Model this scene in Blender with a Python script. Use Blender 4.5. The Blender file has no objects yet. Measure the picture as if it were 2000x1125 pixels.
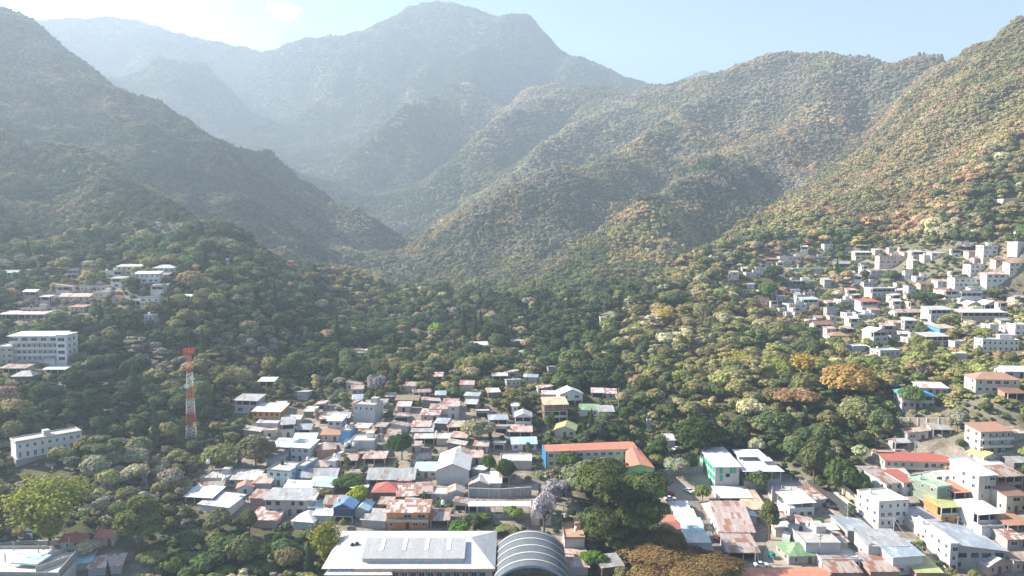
import bpy, bmesh, math, random
import numpy as np
from mathutils import Vector, Matrix, Euler

# ------------------------------------------------------------------ camera
S = bpy.context.scene
COL = S.collection
FPX, CXP, CYP = 1428.0, 1000.0, 562.5
PITCH = math.radians(-4.0)
HC = 100.0
cam_d = bpy.data.cameras.new('camera'); cam = bpy.data.objects.new('camera', cam_d); COL.objects.link(cam)
cam_d.sensor_width = 36.0; cam_d.lens = 36.0 * FPX / 2000.0
cam_d.clip_start = 1.0; cam_d.clip_end = 30000.0
cam.location = (0, 0, HC); cam.rotation_euler = (math.pi / 2 + PITCH, 0, 0)
S.camera = cam
# ------------------------------------------------------------------ sky, sun, exposure
SUN_EL, SUN_AZ = math.radians(34.0), math.radians(-76.0)      # azimuth measured from +Y (view direction) towards +X
sd = Vector((math.sin(SUN_AZ) * math.cos(SUN_EL), math.cos(SUN_AZ) * math.cos(SUN_EL), math.sin(SUN_EL)))
sun_d = bpy.data.lights.new('sun', 'SUN'); sun_d.energy = 5.0; sun_d.angle = math.radians(0.5); sun_d.color = (1.0, 0.93, 0.82)
sun = bpy.data.objects.new('sun', sun_d); COL.objects.link(sun)
sun.rotation_euler = sd.to_track_quat('Z', 'Y').to_euler(); sun.location = (-300, 100, 900)
W = bpy.data.worlds.new('World'); S.world = W; W.use_nodes = True
nt = W.node_tree; nt.nodes.clear()
wo = nt.nodes.new('ShaderNodeOutputWorld'); bg = nt.nodes.new('ShaderNodeBackground'); sk = nt.nodes.new('ShaderNodeTexSky')
sk.sky_type = 'NISHITA'; sk.sun_disc = False; sk.sun_elevation = SUN_EL; sk.sun_rotation = SUN_AZ
sk.altitude = 1500; sk.air_density = 1.0; sk.dust_density = 0.7; sk.ozone_density = 3.0
bg.inputs['Strength'].default_value = 0.06
# clouds of the sky itself: soft white patches at fixed compass directions
geo = nt.nodes.new('ShaderNodeTexCoord'); nz = nt.nodes.new('ShaderNodeTexNoise')
nz.inputs['Scale'].default_value = 7.0; nz.inputs['Detail'].default_value = 6.0; nz.inputs['Roughness'].default_value = 0.6
nt.links.new(geo.outputs['Generated'], nz.inputs['Vector'])
def M(op, a, b=None, clamp=False):
    n = nt.nodes.new('ShaderNodeMath'); n.operation = op; n.use_clamp = clamp
    for i, v in enumerate((a, b)):
        if v is None: continue
        if isinstance(v, (int, float)): n.inputs[i].default_value = v
        else: nt.links.new(v, n.inputs[i])
    return n.outputs[0]
def pix_dir(px, py):
    a = (px - CXP) / FPX; b = (CYP - py) / FPX
    return Vector((a, math.cos(PITCH) - b * math.sin(PITCH), b * math.cos(PITCH) + math.sin(PITCH)))
nz2 = nt.nodes.new('ShaderNodeTexNoise'); nz2.inputs['Scale'].default_value = 38.0; nz2.inputs['Detail'].default_value = 6.0; nz2.inputs['Roughness'].default_value = 0.62; nt.links.new(geo.outputs['Generated'], nz2.inputs['Vector'])
def cloud_mask(px, py, rad, amp):
    d = pix_dir(px, py).normalized()
    vs = nt.nodes.new('ShaderNodeVectorMath'); vs.operation = 'SUBTRACT'; nt.links.new(geo.outputs['Generated'], vs.inputs[0]); vs.inputs[1].default_value = d
    vm = nt.nodes.new('ShaderNodeVectorMath'); vm.operation = 'MULTIPLY'; nt.links.new(vs.outputs[0], vm.inputs[0]); vm.inputs[1].default_value = (1, 1, 2.0)
    vl = nt.nodes.new('ShaderNodeVectorMath'); vl.operation = 'LENGTH'; nt.links.new(vm.outputs[0], vl.inputs[0])
    r = M('DIVIDE', vl.outputs['Value'], rad)
    e = M('SUBTRACT', 1.0, r)
    e = M('ADD', e, M('MULTIPLY', M('SUBTRACT', (nz2 if rad < 0.05 else nz).outputs['Fac'], 0.5), 3.0 if rad < 0.05 else 2.4))
    return M('MULTIPLY', M('MULTIPLY', e, 1.5 if rad < 0.05 else 2.2, True), amp)
msk = None
for c in ((80, -6, 0.085, 1.0), (185, 16, 0.042, 1.0), (553, 20, 0.022, 0.9), (330, 60, 0.16, 0.12)):
    m_ = cloud_mask(*c); msk = m_ if msk is None else M('MAXIMUM', msk, m_)
mx = nt.nodes.new('ShaderNodeMix'); mx.data_type = 'RGBA'
nt.links.new(msk, mx.inputs['Factor']); nt.links.new(sk.outputs['Color'], mx.inputs[6]); mx.inputs[7].default_value = (14, 14, 14.2, 1)
nt.links.new(mx.outputs[2], bg.inputs['Color']); nt.links.new(bg.outputs[0], wo.inputs['Surface'])
S.view_settings.view_transform = 'Standard'; S.view_settings.look = 'None'; S.view_settings.gamma = 1.0
S.view_settings.exposure = 1.93
cy = S.cycles; cy.max_bounces = 5; cy.diffuse_bounces = 2; cy.glossy_bounces = 1; cy.transmission_bounces = 2; cy.transparent_max_bounces = 4
cy.volume_bounces = 0; cy.use_denoising = True; cy.caustics_reflective = False; cy.caustics_refractive = False; cy.sample_clamp_indirect = 4.0

# ------------------------------------------------------------------ helpers
rng = random.Random(7); nrs = np.random.RandomState(11)
def lin(c):
    c = c.lstrip('#'); o = []
    for i in (0, 2, 4):
        v = int(c[i:i + 2], 16) / 255.0
        o.append(v / 12.92 if v <= 0.04045 else ((v + 0.055) / 1.055) ** 2.4)
    return tuple(o)
def _hash(ix, iy, s):
    n = (ix.astype(np.int64) * 374761393 + iy.astype(np.int64) * 668265263 + s * 1442695041) & 0x7fffffff
    n = ((n ^ (n >> 13)) * 1274126177) & 0x7fffffff
    return ((n ^ (n >> 16)) & 0xffff) / 65535.0
def vnoise(x, y, s=0):
    xi = np.floor(x); yi = np.floor(y); fx = x - xi; fy = y - yi
    fx = fx * fx * fx * (fx * (fx * 6 - 15) + 10); fy = fy * fy * fy * (fy * (fy * 6 - 15) + 10)
    a = _hash(xi, yi, s); b = _hash(xi + 1, yi, s); c = _hash(xi, yi + 1, s); d = _hash(xi + 1, yi + 1, s)
    return (a * (1 - fx) + b * fx) * (1 - fy) + (c * (1 - fx) + d * fx) * fy
def fbm(x, y, sc, octv=4, s=0):
    x = np.asarray(x, float) / sc; y = np.asarray(y, float) / sc; t = 0; a = 0.5; n = 0
    for i in range(octv):
        t = t + a * vnoise(x + 17.3 * i, y - 9.1 * i, s + i); n += a; x = x * 2.03; y = y * 2.03; a *= 0.5
    return t / n
def ridged(x, y, sc, octv=3, s=0):
    x = np.asarray(x, float) / sc; y = np.asarray(y, float) / sc; t = 0; a = 0.5; n = 0
    for i in range(octv):
        t = t + a * (1 - np.abs(2 * vnoise(x + 5.3 * i, y + 3.1 * i, s + i) - 1)); n += a; x = x * 2.1; y = y * 2.1; a *= 0.5
    return t / n
def smooth(a, b, x):
    t = np.clip((x - a) / (b - a), 0, 1); return t * t * (3 - 2 * t)

# ------------------------------------------------------------------ terrain control points (surveyed along the lines of sight, then a real height field)
CP = []
def P(px, py, Y):
    d = pix_dir(px, py); k = Y / d.y; CP.append((d.x * k, Y, HC + d.z * k)); return CP[-1]
def PZ(px, py, z):
    d = pix_dir(px, py); k = (z - HC) / d.z; CP.append((d.x * k, d.y * k, z)); return CP[-1]
for a in [(0,1125,-2),(250,1125,-2),(500,1125,-4),(800,1125,0),(1050,1125,0),(1300,1125,1),(1600,1125,2),(2000,1125,2),
          (-300,1500,-8),(500,1600,-8),(1000,1600,-8),(1500,1600,-8),(2300,1500,-6),
          (450,1000,5),(700,1000,7),(1000,1000,7),(1300,1000,5),(1500,1000,5),(1700,1000,8),(2000,1000,13),
          (420,930,9),(600,900,12),(800,900,13),(1000,900,13),(1200,900,13),(1350,890,13),(1500,880,16),(1700,905,16),(1850,905,18),(2000,890,23),
          (450,850,15),(600,800,21),(800,800,23),(1050,820,20),(1200,850,17),(1250,790,25),(1450,800,26),(1650,800,28),(1800,790,33),(1950,780,38),
          (600,700,32),(700,700,30),(900,700,30),(1100,700,30),(1250,720,31),(1400,730,34),(1550,730,36),
          ]: PZ(*a)
for a in [(72,708,347),(0,712,346),(150,715,352),(0,760,322),(120,770,320),(0,805,304),(130,810,303),(0,850,288),(150,850,290),(0,900,272),(75,900,272),(150,885,278),(0,930,262),(150,930,262),(220,880,285),(300,900,279),(0,1000,240),(250,1000,240),(130,1060,225),(372,862,300),(250,800,312),(400,740,352),(300,700,360),(500,700,382),(500,790,330),
          (1700,700,375),(1900,705,345),(2000,700,340),(1840,645,400),(1600,655,425),(1560,605,480),(1740,595,470),(2000,590,450),(1570,540,560),(1750,535,520),(1930,512,480),(2000,480,460),
          (1490,455,650),(1650,450,610),(1850,440,560),(2000,400,530),(1400,600,470),(1300,610,465),(1400,680,405),(1500,650,430),(1300,680,405),
          # right hill, edge and face
          (2000,250,640),(2000,130,780),(1850,200,900),(1750,250,980),(1850,320,700),(1700,350,790),(1600,385,770),(1750,420,620),(1920,120,900),
          
          # valley floor and gorge
          (1000,600,560),(800,600,560),(620,650,470),(1000,650,480),(870,560,740),(870,540,860),(950,525,900),(740,500,1060),(820,480,1180),(840,440,1350),(800,400,1600),(760,350,1850),(660,320,2000),
          # peak face
          (850,280,2250),(850,200,2480),(850,100,2720),(720,250,2400),(700,150,2650),(600,200,2600),(560,270,2250),
          # left mountain face
          (0,200,1080),(110,200,1180),(200,300,1020),(0,267,880),(100,290,880),(160,320,900),(300,350,930),(450,385,1000),(600,425,1020),(0,350,760),(150,400,740),(350,430,760),(550,470,850),(660,500,880),
          (0,430,640),(200,470,610),(350,480,620),(0,540,480),(0,480,560),(0,620,400),(150,565,450),(300,550,430),(360,590,410),
          (430,482,540),(500,505,545),(540,540,535),(590,580,520),(640,610,520),(460,560,450),(500,620,420),
          # spurs below the middle crest
          (960,130,2500),(910,165,2350),(880,200,2250),(830,240,2100),(790,265,2010),(740,285,1960),(1000,200,2120),(960,250,2000),(900,300,1850),
          (1060,185,2040),(1020,215,1950),(980,250,1850),(940,280,1760),(1120,220,1880),(1050,280,1720),
          (1240,185,1900),(1170,240,1700),(1110,280,1560),(1060,320,1440),(1250,270,1560),(1150,330,1400),(1050,375,1280),(950,400,1200),
          (1390,170,1650),(1340,220,1490),(1290,268,1350),(1200,312,1240),(1100,352,1130),(1000,400,1040),(930,435,990),(880,490,930),
          (1420,270,1430),(1300,360,1150),(1200,425,1000),(1100,475,900),(1050,530,790),
          (1530,140,1520),(1480,230,1300),(1400,330,1090),(1330,395,960),(1260,430,880),(1200,490,790),(1140,545,690),(1080,585,600),
          (1600,230,1340),(1640,280,1180),(1550,350,1060),(1450,400,930),(1400,450,860),(1340,485,780),(1270,530,690),
          ]: P(*a)
def skyline(pts, drop=0.16, dz=170, foot=None):
    for (px, py, Y) in pts:
        P(px, py + 3, Y); d = pix_dir(px, py); k = Y * (1 + drop) / d.y
        CP.append((d.x * k, Y * (1 + drop), HC + d.z * Y / d.y - dz))
skyline([(1690,240,1180),(1650,290,1040),(1600,340,920),(1550,378,830),(1500,412,750),(1450,440,700),(1400,470,640),(1350,495,600),(1300,518,565),(1275,560,525)], 0.07, 26)
skyline([(0,18,1500),(60,45,1520),(130,98,1500),(200,155,1450),(232,190,1420),(280,222,1400),(330,252,1380),(420,292,1330),(500,322,1280),(560,333,1250),(640,372,1200),(700,408,1120),(728,440,1080)], 0.14, 110)
skyline([(-200,20,3100),(60,38,3100),(130,46,3100),(200,39,3100),(270,43,3100),(330,66,3100),(380,82,3100),(430,77,3100),(480,87,3100),(512,103,3080)], 0.15, 200)
skyline([(560,82,2950),(600,62,2950),(700,50,2950),(760,27,2920),(800,10,2900),(850,1,2900),(900,9,2900),(960,23,2880),(1010,36,2850),(1045,40,2820),(1062,56,2800),(1090,86,2750),(1130,106,2700),(1180,126,2680),(1230,146,2650),(1290,158,2650),(1350,172,2650)], 0.12, 180)
skyline([(1300,166,3500),(1340,143,3500),(1370,131,3500),(1400,142,3500),(1440,160,3500)], 0.1, 150)
skyline([(1020,165,2150),(1080,169,2100),(1190,169,2000),(1290,162,1900),(1330,152,1850),(1390,142,1750),(1440,127,1700),(1490,115,1650),(1525,101,1600),(1560,103,1600),(1600,117,1620),(1640,130,1640),(1688,138,1680),(1720,127,1640),(1780,118,1480),(1840,108,1330),(1900,84,1160),(1950,64,1020),(2000,34,900),(2150,-40,760)], 0.14, 110)
skyline([(220,141,2500),(320,139,2500),(400,147,2500),(440,167,2450),(480,193,2400)], 0.07, 60)
for a in [(350,250,2150),(450,310,1900),(560,335,1650)]: P(*a)
for a in [(-1500,1000,300),(-2200,2500,700),(1700,1000,500),(2600,2500,500),(-400,-100,-8),(400,-100,-8),(0,-100,-8),(-3000,5000,100),(0,5000,100),(3000,5000,100),(-4500,3500,500),(4500,3500,300)]: CP.append(a)
cp = np.array(CP, float)
# grid: rows grow with distance
NR, NC = 520, 520
YR = 40.0 * np.exp(np.linspace(0, math.log(5600 / 40.0), NR)); UC = np.linspace(-1.06, 1.06, NC)
GY = np.repeat(YR[:, None], NC, 1); GX = UC[None, :] * (GY + 90.0)
dd = np.sqrt(((cp[:, None, :2] - cp[None, :, :2]) ** 2).sum(2))
n_ = len(cp); A = np.zeros((n_ + 3, n_ + 3)); A[:n_, :n_] = dd; A[:n_, :n_] += np.eye(n_) * -0.6
A[:n_, n_] = 1; A[:n_, n_ + 1:] = cp[:, :2]; A[n_, :n_] = 1; A[n_ + 1:, :n_] = cp[:, :2].T
wts = np.linalg.lstsq(A, np.concatenate([cp[:, 2], np.zeros(3)]), rcond=None)[0]
def rbf(x, y):
    out = np.zeros(x.shape); fx = x.ravel(); fy = y.ravel(); o = out.ravel()
    for s in range(0, fx.size, 40000):
        e = slice(s, s + 40000)
        r = np.sqrt((fx[e, None] - cp[None, :, 0]) ** 2 + (fy[e, None] - cp[None, :, 1]) ** 2)
        o[e] = r @ wts[:n_] + wts[n_] + wts[n_ + 1] * fx[e] + wts[n_ + 2] * fy[e]
    return o.reshape(x.shape)
GZ = rbf(GX, GY)
# erosion gullies on the mountains, small rises on the near slopes
far = smooth(550, 1300, GY); mid = smooth(330, 600, GY)
def poly_bump(pts, h, w):
    q = [(pix_dir(a, b), Y) for a, b, Y in pts]; q = [(d.x / d.y * Y, Y) for d, Y in q]; tot = len(q) - 1; best = np.full(GX.shape, 1e9); tt = np.zeros(GX.shape)
    for i in range(tot):
        (ax, ay), (bx, by) = q[i], q[i + 1]; L2 = (bx - ax) ** 2 + (by - ay) ** 2
        t = np.clip(((GX - ax) * (bx - ax) + (GY - ay) * (by - ay)) / L2, 0, 1); d = np.hypot(GX - ax - t * (bx - ax), GY - ay - t * (by - ay)); m = d < best; best = np.where(m, d, best); tt = np.where(m, (i + t) / tot, tt)
    best = best + (fbm(GX, GY, w * 0.9, 3, 61) - 0.5) * w * 0.9
    amp = smooth(0.0, 0.4, tt) * (1 - 0.6 * smooth(0.75, 1.0, tt))
    return h * amp * (np.clip(1 - best / w, 0, 1) ** 1.15 - 0.55 * np.clip(1 - np.abs(best - 1.35 * w) / (w * 0.75), 0, 1))
for pts_, h_, w_ in [
    ([(960,130,2500),(910,165,2350),(880,200,2250),(830,240,2100),(790,265,2010),(740,285,1960)], 120, 150),
    ([(1080,172,2080),(1020,215,1950),(980,250,1850),(940,280,1760),(880,310,1650)], 95, 110),
    ([(1240,172,1930),(1170,240,1700),(1110,280,1560),(1060,320,1440),(960,370,1300)], 68, 90),
    ([(1390,150,1720),(1340,220,1490),(1290,268,1350),(1200,312,1240),(1100,352,1130),(1000,400,1040),(930,435,990),(880,490,930)], 46, 95),
    ([(1525,105,1590),(1480,230,1300),(1400,330,1090),(1330,395,960),(1260,430,880),(1200,490,790),(1140,545,690)], 38, 62),
    ([(1640,135,1620),(1600,230,1340),(1540,310,1130)], 40, 60),
    ([(850,8,2900),(840,120,2650),(800,220,2400),(760,300,2100)], 130, 170), ([(700,55,2900),(690,160,2650),(640,260,2350)], 110, 150), ([(985,30,2850),(1000,100,2700),(960,130,2500)], 100, 120), ([(1130,108,2700),(1090,150,2500)], 90, 110),
    ([(120,90,1480),(190,230,1250),(300,350,1000),(420,430,850)], 45, 90), ([(0,267,880),(100,290,870),(200,360,800),(300,440,700),(380,480,600)], 34, 60), ([(420,292,1330),(500,380,1080),(600,450,920)], 40, 70), ([(280,222,1400),(350,310,1150),(470,400,950)], 40, 75),
    ([(270,45,3100),(330,130,2700),(420,180,2450)], 110, 150), ([(1840,108,1300),(1780,220,1000),(1710,330,800)], 24, 55), ([(1960,64,980),(1880,200,850),(1800,320,690)], 22, 48), ([(2000,200,700),(1930,330,600),(1850,420,540)], 14, 40)]:
    GZ = GZ + poly_bump(pts_, h_ * (0.5 if pts_[0][2] > 1650 else 0.72), w_ * 1.1)
GZ = GZ + far * (ridged(GX + 0.35 * GY, GY, 300, 4, 3) - 0.62) * 32 + mid * (ridged(GX, GY, 95, 3, 9) - 0.6) * 16 + (fbm(GX, GY, 45, 3, 21) - 0.5) * (1.2 + 5 * smooth(300, 500, GY))
GZ = GZ + smooth(1600, 2400, GY) * (ridged(GX - 0.2 * GY, GY * 0.6, 420, 3, 33) - 0.62) * 50
LK = math.log(5600 / 40.0)
def hz(x, y):
    x = np.asarray(x, float); y = np.asarray(y, float)
    r = np.clip(np.log(np.maximum(y, 40.01) / 40.0) / LK * (NR - 1), 0, NR - 1.001)
    c = np.clip((x / (np.maximum(y, 40) + 90.0) + 1.06) / 2.12 * (NC - 1), 0, NC - 1.001)
    ri = r.astype(int); ci = c.astype(int); fr = r - ri; fc = c - ci
    return (GZ[ri, ci] * (1 - fc) + GZ[ri, ci + 1] * fc) * (1 - fr) + (GZ[ri + 1, ci] * (1 - fc) + GZ[ri + 1, ci + 1] * fc) * fr
_T = np.exp(np.linspace(math.log(120), math.log(5000), 2400))
def ground_at(px, py):
    """first point of the ground seen along a line of sight"""
    d = pix_dir(px, py); xs = d.x / d.y * _T; zs = HC + d.z / d.y * _T
    g = hz(xs, _T); i = np.argmax(g > zs)
    if not (g > zs).any(): i = len(_T) - 1
    t = _T[i]
    if i > 0:
        a = zs[i - 1] - g[i - 1]; b = g[i] - zs[i]; t = _T[i - 1] + (_T[i] - _T[i - 1]) * a / max(a + b, 1e-6)
    x = d.x / d.y * t; return Vector((x, t, float(hz(x, t))))
def proj(x, y, z):
    """photo pixel of a world point"""
    dz = z - HC; c, s = math.cos(PITCH), math.sin(PITCH)
    f = y * c + dz * s; u = -y * s + dz * c
    return CXP + FPX * x / f, CYP - FPX * u / f
def visible(x, y, z, tol=8.0, n=70):
    ok = np.ones(x.shape, bool)
    for t in np.linspace(0.12, 0.985, n):
        g = hz(x * t, y * t); ok &= g < (HC + (z - HC) * t) + tol * min(1, (1 - t) * 8 + 0.3)
    return ok
# ------------------------------------------------------------------ materials
MATS = {}
def new_mat(name):
    m = bpy.data.materials.new(name); m.use_nodes = True; n = m.node_tree; n.nodes.clear(); return m, n
def N(n, t, **k):
    o = n.nodes.new(t)
    for a, v in k.items(): setattr(o, a, v)
    return o
def surf(name, col, rough=0.9, var=0.25, scale=0.6, bump=0.0, col2=None, metal=0.0, streak=False, thr=None, spec=0.3):
    """weathered paint, block or sheet: base colour broken up by object-space noise"""
    key = name
    if key in MATS: return MATS[key]
    m, n = new_mat(name); L = n.links.new
    out = N(n, 'ShaderNodeOutputMaterial'); b = N(n, 'ShaderNodeBsdfPrincipled'); L(b.outputs[0], out.inputs[0])
    g = N(n, 'ShaderNodeNewGeometry'); mp = N(n, 'ShaderNodeMapping'); L(g.outputs['Position'], mp.inputs[0])
    mp.inputs['Scale'].default_value = (1, 1, 0.25 if streak else 1)
    t = N(n, 'ShaderNodeTexNoise'); t.inputs['Scale'].default_value = scale; t.inputs['Detail'].default_value = 5; t.inputs['Roughness'].default_value = 0.65; L(mp.outputs[0], t.inputs[0])
    r = N(n, 'ShaderNodeMapRange'); L(t.outputs[0], r.inputs[0])
    lo, hi = (0.32, 0.68) if thr is None else thr
    r.inputs[1].default_value = lo; r.inputs[2].default_value = hi
    mx = N(n, 'ShaderNodeMix', data_type='RGBA'); L(r.outputs[0], mx.inputs[0])
    c2 = col2 if col2 else tuple(max(0, c * (1 - var)) for c in col)
    mx.inputs[6].default_value = (*c2, 1); mx.inputs[7].default_value = (*col, 1)
    L(mx.outputs[2], b.inputs['Base Color']); b.inputs['Roughness'].default_value = rough; b.inputs['Metallic'].default_value = metal
    b.inputs['Specular IOR Level'].default_value = spec
    if bump:
        bm_ = N(n, 'ShaderNodeBump'); bm_.inputs['Strength'].default_value = bump; bm_.inputs['Distance'].default_value = 0.1; L(t.outputs[0], bm_.inputs['Height']); L(bm_.outputs[0], b.inputs['Normal'])
    MATS[key] = m; return m
def leaf_mat(name, stuff):
    m, n = new_mat(name); L = n.links.new
    out = N(n, 'ShaderNodeOutputMaterial'); ms = N(n, 'ShaderNodeMixShader'); d = N(n, 'ShaderNodeBsdfDiffuse'); tr = N(n, 'ShaderNodeBsdfTranslucent')
    ms.inputs[0].default_value = 0.3; L(d.outputs[0], ms.inputs[1]); L(tr.outputs[0], ms.inputs[2]); L(ms.outputs[0], out.inputs[0])
    if stuff:
        c = N(n, 'ShaderNodeAttribute', attribute_type='INSTANCER', attribute_name='tint').outputs['Color']
    else: c = N(n, 'ShaderNodeObjectInfo').outputs['Color']
    # leaf to leaf variation and the darker inner crown shade, stored on the mesh
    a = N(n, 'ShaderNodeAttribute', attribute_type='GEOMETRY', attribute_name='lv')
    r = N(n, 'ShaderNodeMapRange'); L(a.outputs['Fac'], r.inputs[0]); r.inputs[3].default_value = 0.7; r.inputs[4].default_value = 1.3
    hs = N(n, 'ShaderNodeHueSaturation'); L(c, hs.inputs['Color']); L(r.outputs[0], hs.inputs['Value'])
    r2 = N(n, 'ShaderNodeMapRange'); L(a.outputs['Fac'], r2.inputs[0]); r2.inputs[3].default_value = 0.485; r2.inputs[4].default_value = 0.515; L(r2.outputs[0], hs.inputs['Hue'])
    L(hs.outputs[0], d.inputs['Color']); L(hs.outputs[0], tr.inputs['Color'])
    return m
LEAF = leaf_mat('foliage', False); LEAF_S = leaf_mat('forest_foliage', True)
BARK = surf('bark', (0.16, 0.125, 0.09), 0.95, 0.4, 2.0)
BARKP = surf('pale_bark', (0.34, 0.30, 0.25), 0.95, 0.3, 2.0)
def ground_mat():
    m, n = new_mat('soil'); L = n.links.new
    out = N(n, 'ShaderNodeOutputMaterial'); b = N(n, 'ShaderNodeBsdfPrincipled'); L(b.outputs[0], out.inputs[0]); b.inputs['Roughness'].default_value = 1.0; b.inputs['Specular IOR Level'].default_value = 0.1
    g = N(n, 'ShaderNodeNewGeometry')
    def ns(sc, det=6):
        t = N(n, 'ShaderNodeTexNoise'); t.inputs['Scale'].default_value = sc; t.inputs['Detail'].default_value = det; t.inputs['Roughness'].default_value = 0.7; L(g.outputs['Position'], t.inputs[0]); return t.outputs[0]
    def ramp(f, stops):
        r = N(n, 'ShaderNodeValToRGB'); L(f, r.inputs[0]); e = r.color_ramp.elements
        while len(e) < len(stops): e.new(0.5)
        for i, (p, c) in enumerate(stops): e[i].position = p; e[i].color = (*c, 1)
        return r.outputs[0]
    wild = ramp(ns(0.03), [(0.3, (0.045, 0.055, 0.025)), (0.45, (0.075, 0.08, 0.038)), (0.58, (0.12, 0.11, 0.06)), (0.75, (0.06, 0.075, 0.03))])
    town = ramp(ns(0.16), [(0.3, (0.13, 0.11, 0.085)), (0.45, (0.25, 0.21, 0.17)), (0.6, (0.34, 0.29, 0.235)), (0.72, (0.12, 0.13, 0.06))])
    a = N(n, 'ShaderNodeAttribute', attribute_type='GEOMETRY', attribute_name='town')
    fine = N(n, 'ShaderNodeMapRange'); L(ns(0.8), fine.inputs[0]); fine.inputs[1].default_value = 0.3; fine.inputs[2].default_value = 0.7; fine.inputs[3].default_value = 0.6; fine.inputs[4].default_value = 1.3
    mx = N(n, 'ShaderNodeMix', data_type='RGBA'); L(a.outputs['Fac'], mx.inputs[0]); L(wild, mx.inputs[6]); L(town, mx.inputs[7])
    hs = N(n, 'ShaderNodeHueSaturation'); L(mx.outputs[2], hs.inputs['Color']); L(fine.outputs[0], hs.inputs['Value']); L(hs.outputs[0], b.inputs['Base Color'])
    return m
# ------------------------------------------------------------------ object helpers
def tag(o, label=None, cat=None, group=None, kind=None):
    if label: o['label'] = label
    if cat: o['category'] = cat
    if group: o['group'] = group
    if kind: o['kind'] = kind
    return o
def empty(name, loc, rz=0.0, label=None, cat=None, group=None):
    o = bpy.data.objects.new(name, None); COL.objects.link(o); o.location = loc; o.rotation_euler = (0, 0, rz); o.empty_display_size = 0.5
    return tag(o, label, cat, group)
def mk(name, verts, faces, mat, parent=None, smooth_=False, loc=None):
    me = bpy.data.meshes.new(name); me.from_pydata([tuple(v) for v in verts], [], [tuple(f) for f in faces]); me.update()
    if smooth_: me.polygons.foreach_set('use_smooth', [True] * len(me.polygons))
    mats = mat if isinstance(mat, (list, tuple)) else [mat]
    for m in mats: me.materials.append(m)
    o = bpy.data.objects.new(name, me); COL.objects.link(o)
    if parent: o.parent = parent
    if loc: o.location = loc
    return o
class MB:
    """collects boxes, sheets, tubes into one mesh"""
    def __init__(s): s.v = []; s.f = []
    def add(s, vs, fs):
        b = len(s.v); s.v += [tuple(v) for v in vs]; s.f += [tuple(i + b for i in f) for f in fs]
    def box(s, x0, x1, y0, y1, z0, z1):
        s.add([(x0,y0,z0),(x1,y0,z0),(x1,y1,z0),(x0,y1,z0),(x0,y0,z1),(x1,y0,z1),(x1,y1,z1),(x0,y1,z1)],
              [(0,3,2,1),(4,5,6,7),(0,1,5,4),(1,2,6,5),(2,3,7,6),(3,0,4,7)])
    def slab(s, pts, t):
        """thick sheet under a loop of corner points"""
        k = len(pts); lo = [(p[0], p[1], p[2] - t) for p in pts]
        s.add(list(pts) + lo, [tuple(range(k)), tuple(range(2 * k - 1, k - 1, -1))] + [(i, i + k, (i + 1) % k + k, (i + 1) % k) for i in range(k)])
    def prism(s, poly, z0, z1):
        k = len(poly); s.add([(x, y, z0) for x, y in poly] + [(x, y, z1) for x, y in poly], [tuple(range(k - 1, -1, -1)), tuple(range(k, 2 * k))] + [(i, (i + 1) % k, (i + 1) % k + k, i + k) for i in range(k)])
    def tube(s, a, b, r0, r1=None, k=6, caps=True):
        a = Vector(a); b = Vector(b); r1 = r0 if r1 is None else r1; d = (b - a)
        if d.length < 1e-5: return
        q = d.to_track_quat('Z', 'Y'); vs = []
        for (c, r) in ((a, r0), (b, r1)):
            for i in range(k):
                t = 2 * math.pi * i / k; vs.append(c + q @ Vector((r * math.cos(t), r * math.sin(t), 0)))
        fs = [(i, (i + 1) % k, (i + 1) % k + k, i + k) for i in range(k)]
        if caps: fs += [tuple(range(k - 1, -1, -1)), tuple(range(k, 2 * k))]
        s.add(vs, fs)
    def lathe(s, prof, k=12, c=(0, 0, 0)):
        vs = [(c[0] + r * math.cos(2 * math.pi * i / k), c[1] + r * math.sin(2 * math.pi * i / k), c[2] + z) for r, z in prof for i in range(k)]
        fs = [(j * k + i, j * k + (i + 1) % k, (j + 1) * k + (i + 1) % k, (j + 1) * k + i) for j in range(len(prof) - 1) for i in range(k)]
        fs += [tuple(range(k - 1, -1, -1)), tuple((len(prof) - 1) * k + i for i in range(k))]
        s.add(vs, fs)
    def build(s, name, mat, parent=None, sm=False, loc=None): return mk(name, s.v, s.f, mat, parent, sm, loc)
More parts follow.
